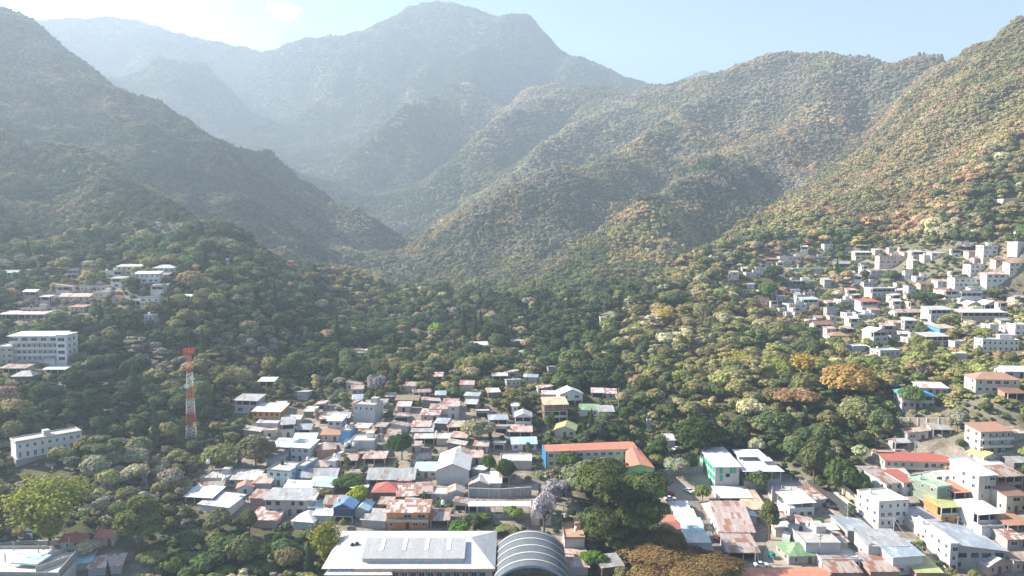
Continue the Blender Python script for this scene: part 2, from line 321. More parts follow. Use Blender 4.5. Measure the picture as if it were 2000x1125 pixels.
# ------------------------------------------------------------------ tree prototypes
def leafs_mesh(name, C, Nn, size, mat, rs, core=None, aspect=1.0):
    """C centres, Nn facing directions -> one mesh of small quads; core adds lumpy inner volume"""
    k = len(C); up = rs.normal(size=(k, 3)); t = np.cross(Nn, up); t /= np.linalg.norm(t, axis=1)[:, None] + 1e-9; b = np.cross(Nn, t)
    sz = (size * rs.uniform(0.6, 1.35, k))[:, None]; t = t * sz; b = b * sz * aspect
    V = np.stack([C - t - b, C + t - b * 0.8, C + t * 0.8 + b, C - t * 0.9 + b], 1).reshape(-1, 3)
    lv = np.repeat(rs.uniform(0, 1, k), 4); F = np.arange(4 * k).reshape(-1, 4)
    vs = V; nf = k; cf = []
    if core is not None:
        cv, cfa = core; b0 = len(vs); vs = np.vstack([vs, cv]); lv = np.concatenate([lv, rs.uniform(0.1, 0.5, len(cv))]); cf = (cfa + b0)  # core gets darker values: shade inside the crown painted in
    me = bpy.data.meshes.new(name); nv = len(vs)
    loops = np.concatenate([F.ravel(), cf.ravel()]) if len(cf) else F.ravel()
    tot = np.concatenate([np.full(k, 4), np.full(len(cf), 3)]) if len(cf) else np.full(k, 4)
    st = np.concatenate([[0], np.cumsum(tot)[:-1]])
    me.vertices.add(nv); me.vertices.foreach_set('co', vs.astype(np.float32).ravel())
    me.loops.add(len(loops)); me.loops.foreach_set('vertex_index', loops.astype(np.int32))
    me.polygons.add(len(tot)); me.polygons.foreach_set('loop_start', st.astype(np.int32)); me.polygons.foreach_set('loop_total', tot.astype(np.int32))
    me.update(calc_edges=True)
    a = me.attributes.new('lv', 'FLOAT', 'POINT'); a.data.foreach_set('value', lv.astype(np.float32))
    me.materials.append(mat); return me
def ico(sub):
    bm = bmesh.new(); bmesh.ops.create_icosphere(bm, subdivisions=sub, radius=1.0)
    v = np.array([x.co[:] for x in bm.verts]); f = np.array([[y.index for y in x.verts] for x in bm.faces]); bm.free(); return v, f
ICO1 = ico(1); ICO2 = ico(2)
def lobes(rs, n, R=1.0, flat=0.8, spread=0.62, zc=0.0):
    L_ = []
    for i in range(n):
        a = rs.uniform(0, 2 * math.pi); r = spread * R * math.sqrt(rs.uniform(0, 1)); z = zc + rs.uniform(-0.35, 0.45) * R * flat * (1.1 - r / R)
        L_.append((np.array([r * math.cos(a), r * math.sin(a), z]), R * rs.uniform(0.3, 0.5)))
    return L_
def crown(name, kind, nleaf, size, mat, seed):
    """unit-ish crown: radius about 1, centred at z=0, height about 2*flat"""
    rs = np.random.RandomState(seed); C = []; Nn = []; cores = []
    if kind == 'cone':
        for i in range(nleaf):
            h = rs.uniform(0, 1) ** 1.3; a = rs.uniform(0, 2 * math.pi); tier = 0.75 + 0.25 * math.sin(h * 38 + 2 * math.sin(a * 3 + seed)); r = (1 - h) ** 0.8 * 0.95 * tier * rs.uniform(0.75, 1.05)
            C.append((r * math.cos(a), r * math.sin(a), -1.2 + 2.9 * h)); Nn.append((math.cos(a), math.sin(a), rs.uniform(-0.2, 0.9)))
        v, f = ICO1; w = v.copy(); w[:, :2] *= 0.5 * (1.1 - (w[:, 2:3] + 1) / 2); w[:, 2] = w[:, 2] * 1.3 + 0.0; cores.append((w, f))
    elif kind == 'plume':   # bamboo: arching plumes from one base
        np_ = 26
        for p in range(np_):
            a = rs.uniform(0, 2 * math.pi); out = rs.uniform(0.15, 1.0); top = rs.uniform(0.5, 1.15) * (1.1 - 0.5 * out)
            m = nleaf // np_
            for i in range(m):
                t = rs.uniform(0.15, 1); r = out * t ** 1.8; z = -1.1 + (top + 1.1) * (1 - (1 - t) ** 1.5) - 0.25 * out * t ** 4
                w = 0.16 * (0.5 + t)
                C.append((r * math.cos(a) + rs.normal() * w, r * math.sin(a) + rs.normal() * w, z + rs.normal() * w * 0.7)); Nn.append((math.cos(a) * 0.5 + rs.normal() * .4, math.sin(a) * .5 + rs.normal() * .4, 0.7))
    else:
        if kind == 'flat': LB = lobes(rs, 16, 1.0, 0.35, 0.8, 0.0); fl = 0.45
        elif kind == 'tall': LB = [(l[0] * np.array([0.7, 0.7, 2.6]), l[1] * 0.9) for l in lobes(rs, 14, 1.0, 0.9, 0.62)]; fl = 1.0
        elif kind == 'tier': LB = [(np.array([l[0][0] * 1.15, l[0][1] * 1.15, rs.randint(-2, 4) * 0.24]), l[1] * 0.95) for l in lobes(rs, 20, 1.0, 0.6, 0.62)]; fl = 0.34
        elif kind == 'open': LB = lobes(rs, 11, 1.0, 0.95, 0.72); fl = 0.8
        else: LB = lobes(rs, 12, 1.0, 0.8, 0.62) + [(np.array([0, 0, 0.1]), 0.62)]; fl = 0.85
        tot = sum(r * r for _, r in LB)
        for c, r in LB:
            m = int(nleaf * r * r / tot)
            d = rs.normal(size=(m, 3)); d /= np.linalg.norm(d, axis=1)[:, None]; d[:, 2] = np.where(d[:, 2] < -0.3, -d[:, 2], d[:, 2])
            rad = r * (1 + 0.18 * np.sin(d[:, 0] * 7 + seed) * np.cos(d[:, 1] * 6)) * rs.uniform(0.8, 1.08, m)
            p = c + d * rad[:, None] * np.array([1, 1, fl if kind in ('flat', 'tier') else 0.85])
            C += p.tolist(); nn = d + rs.normal(size=(m, 3)) * 0.3; nn[:, 2] += 0.25; Nn += nn.tolist()
            if kind != 'open':
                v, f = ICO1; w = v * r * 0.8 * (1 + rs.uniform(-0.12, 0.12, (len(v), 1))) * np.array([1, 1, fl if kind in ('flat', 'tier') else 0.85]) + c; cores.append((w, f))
    C = np.array(C); Nn = np.array(Nn); Nn /= np.linalg.norm(Nn, axis=1)[:, None]
    core = None
    if cores:
        off = 0; cv = []; cfs = []
        for v, f in cores: cv.append(v); cfs.append(f + off); off += len(v)
        core = (np.vstack(cv), np.vstack(cfs))
    return leafs_mesh(name, C, Nn, size, mat, rs, core)
def branches(name, seed, mat, bare=False, H=1.0):
    """trunk with limbs from z=0 to about 1; unit height"""
    rs = random.Random(seed); mb = MB()
    def grow(p, d, l, r, lv):
        q = p + d * l; mb.tube(p, q, r, r * 0.68, 6 if lv < 2 else 4, False)
        if lv >= (5 if bare else 2): return
        for i in range(3 if lv else 4):
            nd = (d + Vector((rs.uniform(-1, 1), rs.uniform(-1, 1), rs.uniform(-0.25, 0.55))) * 0.8).normalized()
            grow(q if i else p + d * l * 0.75, nd, l * rs.uniform(0.55, 0.8), r * 0.55, lv + 1)
    grow(Vector((0, 0, -0.06)), Vector((rs.uniform(-.06, .06), rs.uniform(-.06, .06), 1)).normalized(), 0.42 if not bare else 0.33, 0.03, 0)
    me = bpy.data.meshes.new(name); me.from_pydata(mb.v, [], mb.f); me.update(); me.materials.append(mat); return me
KN = ['round', 'round', 'open', 'round', 'tier', 'tall']
NEAR_C = [crown('leaf_crown', k, 2600, 0.055, LEAF, 100 + i) for i, k in enumerate(KN)]
BARE_C = [branches('bare_branches', 40 + i, BARKP, True) for i in range(3)]
TRUNKS = [branches('tree_trunk', 60 + i, BARK) for i in range(3)]
CONE_C = [crown('conifer_crown', 'cone', 2400, 0.06, LEAF, 130 + i) for i in range(2)]
PLUME_C = [crown('bamboo_crown', 'plume', 3600, 0.045, LEAF, 140 + i) for i in range(2)]
MID_C = [crown('m', k, 1100, 0.078, LEAF_S, 200 + i) for i, k in enumerate(KN + ['cone'])]
FAR_C = [crown('f', k, 260, 0.13, LEAF_S, 300 + i) for i, k in enumerate(KN + ['round'])]
def bare_leaf():
    """leafless crown for the woods: branches whose colour comes from the point"""
    me = branches('b', 77, LEAF_S, True); return me

# ------------------------------------------------------------------ scatter of woods
def proto(me):
    o = bpy.data.objects.new(me.name, me); return o
def scatter_object(name, pts, rot, scl, vid, tint, protos, label, cat):
    me = bpy.data.meshes.new(name); me.vertices.add(len(pts)); me.vertices.foreach_set('co', pts.astype(np.float32).ravel())
    a = me.attributes.new('rz', 'FLOAT', 'POINT'); a.data.foreach_set('value', rot.astype(np.float32))
    a = me.attributes.new('sv', 'FLOAT_VECTOR', 'POINT'); a.data.foreach_set('vector', scl.astype(np.float32).ravel())
    a = me.attributes.new('vid', 'INT', 'POINT'); a.data.foreach_set('value', vid.astype(np.int32))
    a = me.attributes.new('tint', 'FLOAT_COLOR', 'POINT'); a.data.foreach_set('color', np.hstack([tint, np.ones((len(tint), 1))]).astype(np.float32).ravel())
    o = bpy.data.objects.new(name, me); COL.objects.link(o); tag(o, label, cat, None, 'stuff')
    g = bpy.data.node_groups.new(name, 'GeometryNodeTree')
    g.interface.new_socket('Geometry', in_out='INPUT', socket_type='NodeSocketGeometry'); g.interface.new_socket('Geometry', in_out='OUTPUT', socket_type='NodeSocketGeometry')
    gi = g.nodes.new('NodeGroupInput'); go = g.nodes.new('NodeGroupOutput')
    mp = g.nodes.new('GeometryNodeMeshToPoints'); g.links.new(gi.outputs[0], mp.inputs[0])
    ip = g.nodes.new('GeometryNodeInstanceOnPoints'); g.links.new(mp.outputs[0], ip.inputs['Points'])
    gj = g.nodes.new('GeometryNodeJoinGeometry')
    for p in reversed(protos):
        oi = g.nodes.new('GeometryNodeObjectInfo'); oi.inputs['Object'].default_value = p; oi.inputs['As Instance'].default_value = True; g.links.new(oi.outputs['Geometry'], gj.inputs[0])
    g.links.new(gj.outputs[0], ip.inputs['Instance']); ip.inputs['Pick Instance'].default_value = True
    def attr(nm, ty):
        n = g.nodes.new('GeometryNodeInputNamedAttribute'); n.data_type = ty; n.inputs['Name'].default_value = nm; return n.outputs['Attribute']
    g.links.new(attr('vid', 'INT'), ip.inputs['Instance Index'])
    cx = g.nodes.new('ShaderNodeCombineXYZ'); g.links.new(attr('rz', 'FLOAT'), cx.inputs['Z']); g.links.new(cx.outputs[0], ip.inputs['Rotation'])
    g.links.new(attr('sv', 'FLOAT_VECTOR'), ip.inputs['Scale']); g.links.new(ip.outputs[0], go.inputs[0])
    md = o.modifiers.new('scatter', 'NODES'); md.node_group = g; return o
# ------------------------------------------------------------------ building materials
def sheet_mat(name, base, rust=None, amt=0.0, white=None, sz=(1.0, 2.6)):
    """corrugated sheets: each sheet its own tone, with streaks of rust or a newer sheet here and there"""
    if name in MATS: return MATS[name]
    m, n = new_mat(name); L = n.links.new
    out = N(n, 'ShaderNodeOutputMaterial'); b = N(n, 'ShaderNodeBsdfPrincipled'); L(b.outputs[0], out.inputs[0])
    tc = N(n, 'ShaderNodeTexCoord'); br = N(n, 'ShaderNodeTexBrick'); L(tc.outputs['Object'], br.inputs['Vector'])
    br.inputs['Scale'].default_value = 1.0; br.inputs['Brick Width'].default_value = sz[0]; br.inputs['Row Height'].default_value = sz[1]; br.inputs['Mortar Size'].default_value = 0.012; br.offset = 0.0
    br.inputs['Color1'].default_value = (0, 0, 0, 1); br.inputs['Color2'].default_value = (1, 1, 1, 1); br.inputs['Mortar'].default_value = (0.3, 0.3, 0.3, 1)
    t = N(n, 'ShaderNodeTexNoise'); t.inputs['Scale'].default_value = 0.35; t.inputs['Detail'].default_value = 6; t.inputs['Roughness'].default_value = 0.7
    mpp = N(n, 'ShaderNodeMapping'); mpp.inputs['Scale'].default_value = (3.2, 0.8, 0.8); L(tc.outputs['Object'], mpp.inputs[0]); L(mpp.outputs[0], t.inputs[0])
    sm_ = N(n, 'ShaderNodeMath', operation='MULTIPLY'); L(br.outputs['Color'], sm_.inputs[0]); sm_.inputs[1].default_value = 0.55
    ad = N(n, 'ShaderNodeMath', operation='ADD'); L(t.outputs[0], ad.inputs[0]); L(sm_.outputs[0], ad.inputs[1])
    r = N(n, 'ShaderNodeMapRange'); L(ad.outputs[0], r.inputs[0]); r.inputs[1].default_value = 1.0 - amt * 0.42; r.inputs[2].default_value = 1.16 - amt * 0.42
    v = N(n, 'ShaderNodeMix', data_type='RGBA'); L(br.outputs['Color'], v.inputs[0]); v.inputs[6].default_value = (*[c * 0.86 for c in base], 1); v.inputs[7].default_value = (*[min(1, c * 1.08) for c in (white or base)], 1)
    mx = N(n, 'ShaderNodeMix', data_type='RGBA'); L(r.outputs[0], mx.inputs[0]); L(v.outputs[2], mx.inputs[6]); mx.inputs[7].default_value = (*(rust or tuple(c * 0.7 for c in base)), 1)
    t2 = N(n, 'ShaderNodeTexNoise'); t2.inputs['Scale'].default_value = 1.6; t2.inputs['Detail'].default_value = 4; L(tc.outputs['Object'], t2.inputs[0])
    r2 = N(n, 'ShaderNodeMapRange'); L(t2.outputs[0], r2.inputs[0]); r2.inputs[1].default_value = 0.3; r2.inputs[2].default_value = 0.7; r2.inputs[3].default_value = 0.82; r2.inputs[4].default_value = 1.08
    hs = N(n, 'ShaderNodeHueSaturation'); L(mx.outputs[2], hs.inputs['Color']); L(r2.outputs[0], hs.inputs['Value']); L(hs.outputs[0], b.inputs['Base Color'])
    wv = N(n, 'ShaderNodeTexWave'); wv.inputs['Scale'].default_value = 1.1; L(tc.outputs['Object'], wv.inputs[0]); bu = N(n, 'ShaderNodeBump'); bu.inputs['Strength'].default_value = 0.35; bu.inputs['Distance'].default_value = 0.04; L(wv.outputs[0], bu.inputs['Height']); L(bu.outputs[0], b.inputs['Normal'])
    b.inputs['Roughness'].default_value = 0.5; b.inputs['Specular IOR Level'].default_value = 0.4
    MATS[name] = m; return m
RUST = (0.27, 0.135, 0.09)
RM = dict(
    **{'2': sheet_mat('dull_zinc_sheet', (0.48, 0.48, 0.48), (0.36, 0.31, 0.27), 0.4, (0.6, 0.6, 0.6))},
    w=sheet_mat('white_sheet', (0.70, 0.69, 0.67), (0.5, 0.47, 0.44), 0.3),
    W=sheet_mat('weathered_white_sheet', (0.56, 0.54, 0.51), (0.40, 0.24, 0.17), 0.35),
    g=sheet_mat('grey_tin', (0.34, 0.345, 0.345), (0.27, 0.22, 0.19), 0.35, (0.46, 0.465, 0.47)),
    k=sheet_mat('blue_grey_tin', (0.33, 0.38, 0.43), (0.48, 0.50, 0.52), 0.3),
    r=sheet_mat('rusty_tin', (0.40, 0.33, 0.29), RUST, 0.85, (0.55, 0.50, 0.46)),
    p=sheet_mat('pinkish_tin', (0.50, 0.36, 0.31), (0.36, 0.18, 0.13), 0.6, (0.66, 0.6, 0.56)),
    x=sheet_mat('patched_tin', (0.58, 0.53, 0.49), (0.31, 0.15, 0.10), 1.0, (0.7, 0.68, 0.66), (1.0, 1.6)),
    R=sheet_mat('red_sheet', (0.46, 0.13, 0.10), (0.36, 0.13, 0.10), 0.5),
    O=sheet_mat('orange_sheet', (0.60, 0.23, 0.14), (0.48, 0.20, 0.13), 0.5),
    o=sheet_mat('orange_tile', (0.46, 0.25, 0.16), (0.36, 0.2, 0.14), 0.6, None, (0.35, 0.4)),
    t=sheet_mat('brown_tile', (0.30, 0.15, 0.10), (0.2, 0.11, 0.08), 0.6, None, (0.35, 0.4)),
    n=sheet_mat('green_sheet', (0.19, 0.31, 0.16), (0.27, 0.36, 0.22), 0.5),
    y=sheet_mat('yellow_green_sheet', (0.46, 0.48, 0.20), (0.36, 0.36, 0.18), 0.4),
    Y=sheet_mat('yellow_sheet', (0.65, 0.52, 0.16), (0.5, 0.4, 0.2), 0.4),
    q=sheet_mat('pale_green_sheet', (0.33, 0.46, 0.35), (0.38, 0.44, 0.34), 0.5),
    a=sheet_mat('aqua_sheet', (0.42, 0.60, 0.66), (0.55, 0.6, 0.6), 0.4),
    b=sheet_mat('blue_sheet', (0.06, 0.36, 0.62), (0.10, 0.30, 0.5), 0.4),
    B=sheet_mat('deep_blue_sheet', (0.13, 0.25, 0.46), (0.2, 0.3, 0.45), 0.5),
    T=sheet_mat('tan_sheet', (0.62, 0.48, 0.33), (0.45, 0.32, 0.22), 0.5),
    c=surf('concrete_roof', (0.46, 0.44, 0.41), 0.95, 0.3, 0.35),
    C=surf('pale_concrete_roof', (0.66, 0.62, 0.56), 0.95, 0.25, 0.35),
    E=surf('earth_roof', (0.48, 0.30, 0.20), 0.95, 0.3, 0.35),
    s=surf('palm_thatch', (0.30, 0.24, 0.17), 1.0, 0.4, 1.2, 0.5),
)
WM = dict(
    w=surf('white_wall', (0.64, 0.63, 0.61), 0.85, 0.16, 0.35, 0, None, 0, True),
    g=surf('block_wall', (0.40, 0.385, 0.365), 0.95, 0.28, 0.8, 0.3),
    d=surf('dark_block_wall', (0.20, 0.19, 0.18), 0.95, 0.3, 0.8, 0.3),
    w2=surf('stained_white_wall', (0.58, 0.555, 0.52), 0.9, 0.34, 0.5, 0, None, 0, True),
    w3=surf('dirty_cream_wall', (0.52, 0.485, 0.43), 0.9, 0.3, 0.6, 0, None, 0, True),
    l=surf('pale_grey_wall', (0.46, 0.465, 0.465), 0.9, 0.18, 0.4, 0, None, 0, True),
    c=surf('cream_wall', (0.58, 0.51, 0.41), 0.9, 0.2, 0.4, 0, None, 0, True),
    p=surf('pink_wall', (0.56, 0.44, 0.39), 0.9, 0.2, 0.4),
    o=surf('orange_wood_wall', (0.60, 0.26, 0.09), 0.8, 0.35, 0.8),
    t=surf('brown_wood_wall', (0.22, 0.13, 0.075), 0.85, 0.4, 0.8),
    n=surf('green_wall', (0.33, 0.58, 0.25), 0.85, 0.1, 0.3),
    m=surf('moss_green_wall', (0.22, 0.27, 0.20), 0.9, 0.2, 0.4),
    a=surf('aqua_wall', (0.55, 0.70, 0.70), 0.9, 0.15, 0.4),
    b=surf('blue_wall', (0.08, 0.34, 0.66), 0.85, 0.15, 0.4),
    B=surf('navy_wall', (0.05, 0.09, 0.16), 0.85, 0.2, 0.4),
    k=surf('brick_wall', (0.42, 0.26, 0.19), 0.95, 0.35, 1.0, 0.3),
    T=surf('tan_block_wall', (0.52, 0.41, 0.30), 0.95, 0.3, 0.8, 0.3),
)
PANE = surf('window_glass', (0.035, 0.045, 0.055), 0.12, 0.4, 0.7, spec=0.6)
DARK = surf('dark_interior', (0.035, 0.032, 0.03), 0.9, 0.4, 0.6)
FRAME = surf('white_frame', (0.7, 0.7, 0.68), 0.6, 0.1)
FRAMED = surf('brown_frame', (0.16, 0.09, 0.06), 0.7, 0.2)
CONC = surf('concrete', (0.43, 0.41, 0.38), 0.95, 0.25, 0.9, 0.3)
CONCP = surf('pale_concrete', (0.56, 0.54, 0.50), 0.95, 0.2, 0.9, 0.2)
STEEL = surf('grey_steel', (0.30, 0.31, 0.32), 0.5, 0.2, 1.0, metal=0.4)
# ------------------------------------------------------------------ parts shared between buildings
_MC = {}
def cached(key, fn):
    if key not in _MC: _MC[key] = fn()
    return _MC[key]
def mesh_of(name, mb, mats):
    me = bpy.data.meshes.new(name); me.from_pydata(mb.v, [], mb.f); me.update()
    for m in (mats if isinstance(mats, (list, tuple)) else [mats]): me.materials.append(m)
    return me
def put(name, me, parent, loc=(0, 0, 0), rz=0.0):
    o = bpy.data.objects.new(name, me); COL.objects.link(o); o.parent = parent; o.location = loc; o.rotation_euler = (0, 0, rz); return o
def window_mesh(w, h, dk=False):
    def f():
        m = MB(); t = 0.09; z1 = h
        m.box(-w/2, w/2, -0.1, 0.02, 0, t); m.box(-w/2, w/2, -0.1, 0.02, h - t, h); m.box(-w/2, -w/2 + t, -0.1, 0.02, t, h - t); m.box(w/2 - t, w/2, -0.1, 0.02, t, h - t)
        if w > 1.0: m.box(-0.03, 0.03, -0.07, 0.0, t, h - t)
        return mesh_of('window', m, FRAMED if dk else FRAME)
    return cached(('w', round(w, 1), round(h, 1), dk), f)
def pane_mesh(w, h):
    def f():
        m = MB(); m.box(-w/2 + 0.08, w/2 - 0.08, -0.045, 0.03, 0.08, h - 0.08); return mesh_of('pane', m, PANE)
    return cached(('p', round(w, 1), round(h, 1)), f)
def door_mesh(w, h, col):
    def f():
        m = MB(); m.box(-w/2, w/2, -0.06, 0.03, 0, h); m.box(-w/2 - .08, -w/2, -0.1, 0.03, 0, h + .08); m.box(w/2, w/2 + .08, -0.1, 0.03, 0, h + .08); m.box(-w/2, w/2, -0.1, 0.03, h, h + .08)
        return mesh_of('door', m, col)
    return cached(('d', w, h, col.name), f)
def column_mesh(h, r=0.13):
    def f():
        m = MB(); m.box(-r, r, -r, r, 0, h); m.box(-r * 1.2, r * 1.2, -r * 1.2, r * 1.2, 0, 0.12); return mesh_of('column', m, CONCP)
    return cached(('c', round(h, 1), r), f)
def post_mesh(h):
    def f():
        m = MB(); m.box(-.12, .12, -.12, .12, 0, h)
        for a in (-.07, .07):
            for b in (-.07, .07): m.box(a - .015, a + .015, b - .015, b + .015, h, h + 0.55)
        return mesh_of('column', m, CONC)
    return cached(('pp', round(h, 1)), f)
HERO = []; EXCL = []   # planted trees; ground polygons kept free of trees
FLATS = []
HOUSES = []       # (x, y, radius, pixel box) for keeping trees clear
SH = 2.75
def house(px, py, wpx, st, d, yaw, roof, wc, label=None, name='house', cat='house', z=None, wm=None, par=0.0, sub=0.0):
    """st: storeys from the ground up, w = windows, b = windows behind a balcony, o = open with columns, x = blank wall, s = shop openings,
       u = unfinished columns on the roof, r = roof terrace under a sheet; roof = shape letter + colour letter"""
    g = ground_at(px, py) if z is None else at_z(px, py, z)
    Y = g.y; w = wm or wpx * Y / FPX; ya = math.radians(yaw)
    near = Y < 330
    e = empty(name, (g.x, g.y, g.z), ya, label, cat)
    wall = MB(); slab = MB(); dark = MB()
    z0 = 0.0; hw = w / 2; nst = len([c for c in st if c in 'wboxs'])
    rs = random.Random(int(px * 31 + py * 17)); WMt = WM[wc]
    if wc == 'w': WMt = rs.choice([WM['w'], WM['w2'], WM['w3'], WM['w']])
    if roof[1] == 'w' and Y > 200 and rs.random() < 0.45: roof = roof[0] + rs.choice(['W', '2'])
    solid0 = 0.0
    topu = None
    i = 0; wins = []
    for c in st:
        if c in 'wbxs':
            wall.box(-hw, hw, 0, d, z0 - (3.5 if z0 == 0 else 0), z0 + SH)
            if c in 'wbs':
                mode = rs.choice('rrwmz'); nw = max(1, int(w / ({'r': 2.6, 'w': 3.7, 'm': 2.3, 'z': 3.2}[mode] if c != 's' else 3.2)))
                for k in range(nw):
                    cx = -hw + (k + 0.5) * w / nw
                    if c == 's': wins.append(('s', cx, 0, z0 + 0.05, 0, w / nw * 0.72))
                    elif z0 == 0 and k == nw // 2 and near: wins.append(('d', cx, 0, z0, 0, 1))
                    elif rs.random() < 0.88: wins.append(('w', cx + rs.uniform(-.25, .25), 0, z0 + 0.85, 0, {'r': rs.choice([1.2, 1.5, 1.7]), 'w': rs.choice([2.2, 2.6]), 'm': 1.0, 'z': rs.choice([1.0, 2.1])}[mode]))
                ns = max(1, int(d / 3.4)); side = -1 if g.x > -20 else 1
                for k in range(ns):
                    if rs.random() < 0.7: wins.append(('w', side * hw, (k + 0.5) * d / ns, z0 + 0.95, 1, rs.choice([0.9, 1.3])))
            if c == 'b':
                slab.box(-hw, hw, -1.25, -0.003, z0 - 0.1, z0 + 0.06); slab.box(-hw, hw, -1.25, -1.17, z0 + 0.06, z0 + 0.85)
            z0 += SH
        elif c == 'o':
            wall.box(-hw, hw, min(1.8, d * 0.35), d, z0 - (3.5 if z0 == 0 else 0), z0 + SH)
            slab.box(-hw, hw, 0.003, d, z0 - (3.4 if z0 == 0 else 0.16), z0 + 0.03)
            slab.box(-hw - .05, hw + .05, -0.05, 0.12, z0 + SH - 0.28, z0 + SH)
            if z0 > 0: slab.box(-hw, hw, 0.0, 0.09, z0 + 0.03, z0 + 0.8)
            dark.box(-hw * 0.92, hw * 0.92, min(1.8, d * 0.35) - 0.04, min(1.8, d * 0.35) + 0.02, z0 + 0.05, z0 + SH * 0.8)  # dark panel across the back wall: veranda shade put into its colour
            nc = max(2, int(w / 3.2) + 1)
            for k in range(nc): put('column', column_mesh(SH - 0.28), e, (-hw + 0.15 + k * (w - 0.3) / (nc - 1), 0.16, z0 + 0.02))
            z0 += SH
        elif c == 'r':
            wall.box(-hw, hw, 0, 0.14, z0, z0 + 0.9); wall.box(-hw, -hw + .14, 0.14, d, z0, z0 + 0.9); wall.box(hw - .14, hw, 0.14, d, z0, z0 + 0.9); wall.box(-hw + .14, hw - .14, d - .14, d, z0, z0 + 0.9)
            slab.box(-hw + .14, hw - .14, .14, d - .14, z0 - 0.02, z0 + 0.05)
            if d > 5: wall.box(-hw * 0.5, hw * 0.9, d * 0.6, d - .14, z0 + 0.05, z0 + 2.2)
            for (a, b) in ((-hw + .2, .2), (hw - .2, .2), (-hw + .2, d - .25), (hw - .2, d - .25), (0, .2)): put('column', column_mesh(2.4, 0.09), e, (a, b, z0 + 0.05))
            z0 += 2.45
        elif c == 'u':
            slab.box(-hw - .1, hw + .1, -.1, d + .1, z0, z0 + 0.16)
            nc = max(2, int(w / 3) + 1); mr = max(2, int(d / 4) + 1)
            for k in range(nc):
                for j in range(mr):
                    if 0 < k < nc - 1 and 0 < j < mr - 1: continue
                    put('column', post_mesh(rs.choice([1.0, 1.5, 1.5, 2.0])), e, (-hw + 0.15 + k * (w - 0.3) / (nc - 1), 0.15 + j * (d - 0.3) / (mr - 1), z0 + 0.16))
            z0 += 0.16
        if c in 'wbxso' and nst > 1 and near: slab.box(-hw - .07, hw + .07, -.07, d + .07, z0 - 0.09, z0 + 0.03)
    if wall.v: wall.build('wall', WMt, e)
    if slab.v: slab.build('floor_slab', CONCP if wc in 'wcplan' else CONC, e)
    if dark.v: dark.build('veranda_shade', DARK, e)
    dk = wc in 'otkTg' and rs.random() < 0.5
    for t, x, y, zz, sd_, ww in wins:
        if t == 's':
            m = MB(); m.box(-ww / 2, ww / 2, -0.035, 0.02, 0, 2.25); o = put('shop_opening', cached(('so', round(ww, 1)), lambda: mesh_of('shop_opening', m, DARK)), e, (x, y, zz)); continue
        if t == 'd': put('door', door_mesh(0.95, 2.05, rs.choice([FRAMED, FRAMED, DARK])), e, (x, y, zz)); continue
        hh = 1.35; rz = 0 if sd_ == 0 else (-math.pi / 2 if x < 0 else math.pi / 2)
        o = put('window', window_mesh(ww, hh, dk), e, (x, y, zz), rz); put('pane', pane_mesh(ww, hh), o)
    # roof
    sh, rc = roof[0], roof[1]; Rm = RM[rc]; rb = MB(); oh = 0.55 if sh != 'F' else 0.12; t = 0.09
    x0, x1, y0, y1 = -hw - oh, hw + oh, -oh, d + oh
    if sh == 'F':
        rb.box(x0, x1, y0, y1, z0 + 0.003, z0 + 0.18); rb.box(x0, x1, y0, y0 + .14, z0 + .18, z0 + .6); rb.box(x0, x1, y1 - .14, y1, z0 + .18, z0 + .6); rb.box(x0, x0 + .14, y0 + .14, y1 - .14, z0 + .18, z0 + .6); rb.box(x1 - .14, x1, y0 + .14, y1 - .14, z0 + .18, z0 + .6)
        FLATS.append((e, -hw * 0.55, d * 0.7, z0 + .18, label))
        if w > 4 and d > 5 and rs.random() < 0.5: rb.box(hw * 0.2, hw * 0.8, d * 0.55, d * 0.9, z0 + .18, z0 + 2.3)
        HR = 0.6
    elif sh in 'SBLJ':
        k = (y1 - y0) * 0.13 if sh in 'SB' else (x1 - x0) * 0.13
        za, zb = (z0 + 0.1, z0 + 0.1 + k)
        if sh == 'S': pts = [(x0, y0, za), (x1, y0, za), (x1, y1, zb), (x0, y1, zb)]
        elif sh == 'B': pts = [(x0, y0, zb), (x1, y0, zb), (x1, y1, za), (x0, y1, za)]
        elif sh == 'L': pts = [(x0, y0, za), (x1, y0, zb), (x1, y1, zb), (x0, y1, za)]
        else: pts = [(x0, y0, zb), (x1, y0, za), (x1, y1, za), (x0, y1, zb)]
        rb.slab(pts, t); HR = k
        wd = MB()      # wall strip closing the wedge
        def zt(x, y): 
            if sh == 'S': return za + k * (y - y0) / (y1 - y0) - t
            if sh == 'B': return zb - k * (y - y0) / (y1 - y0) - t
            if sh == 'L': return za + k * (x - x0) / (x1 - x0) - t
            return zb - k * (x - x0) / (x1 - x0) - t
        if st[-1] not in 'r':
            q = [(-hw, 0.01), (hw, 0.01), (hw, d - .01), (-hw, d - .01)]
            wd.add([(x, y, z0) for x, y in q] + [(x, y, zt(x, y)) for x, y in q], [(0, 1, 5, 4), (1, 2, 6, 5), (2, 3, 7, 6), (3, 0, 4, 7), (4, 5, 6, 7)]); wd.build('gable', WMt, e)
    elif sh in 'GE':
        GM = []
        if sh == 'G':
            h = (y1 - y0) * 0.2; ym = (y0 + y1) / 2
            rb.slab([(x0, y0, z0), (x1, y0, z0), (x1, ym, z0 + h), (x0, ym, z0 + h)], t); rb.slab([(x0, ym, z0 + h), (x1, ym, z0 + h), (x1, y1, z0), (x0, y1, z0)], t)
            gm = MB(); hh = h * d / (y1 - y0) * 0.98
            for sx in (-hw, hw - .12): gm = MB(); GM.append(gm); gm.add([(sx, 0, z0), (sx, d, z0), (sx, d / 2, z0 + hh), (sx + .12, 0, z0), (sx + .12, d, z0), (sx + .12, d / 2, z0 + hh)], [(0, 1, 2), (5, 4, 3), (0, 2, 5, 3), (1, 4, 5, 2)])
        else:
            h = (x1 - x0) * 0.2
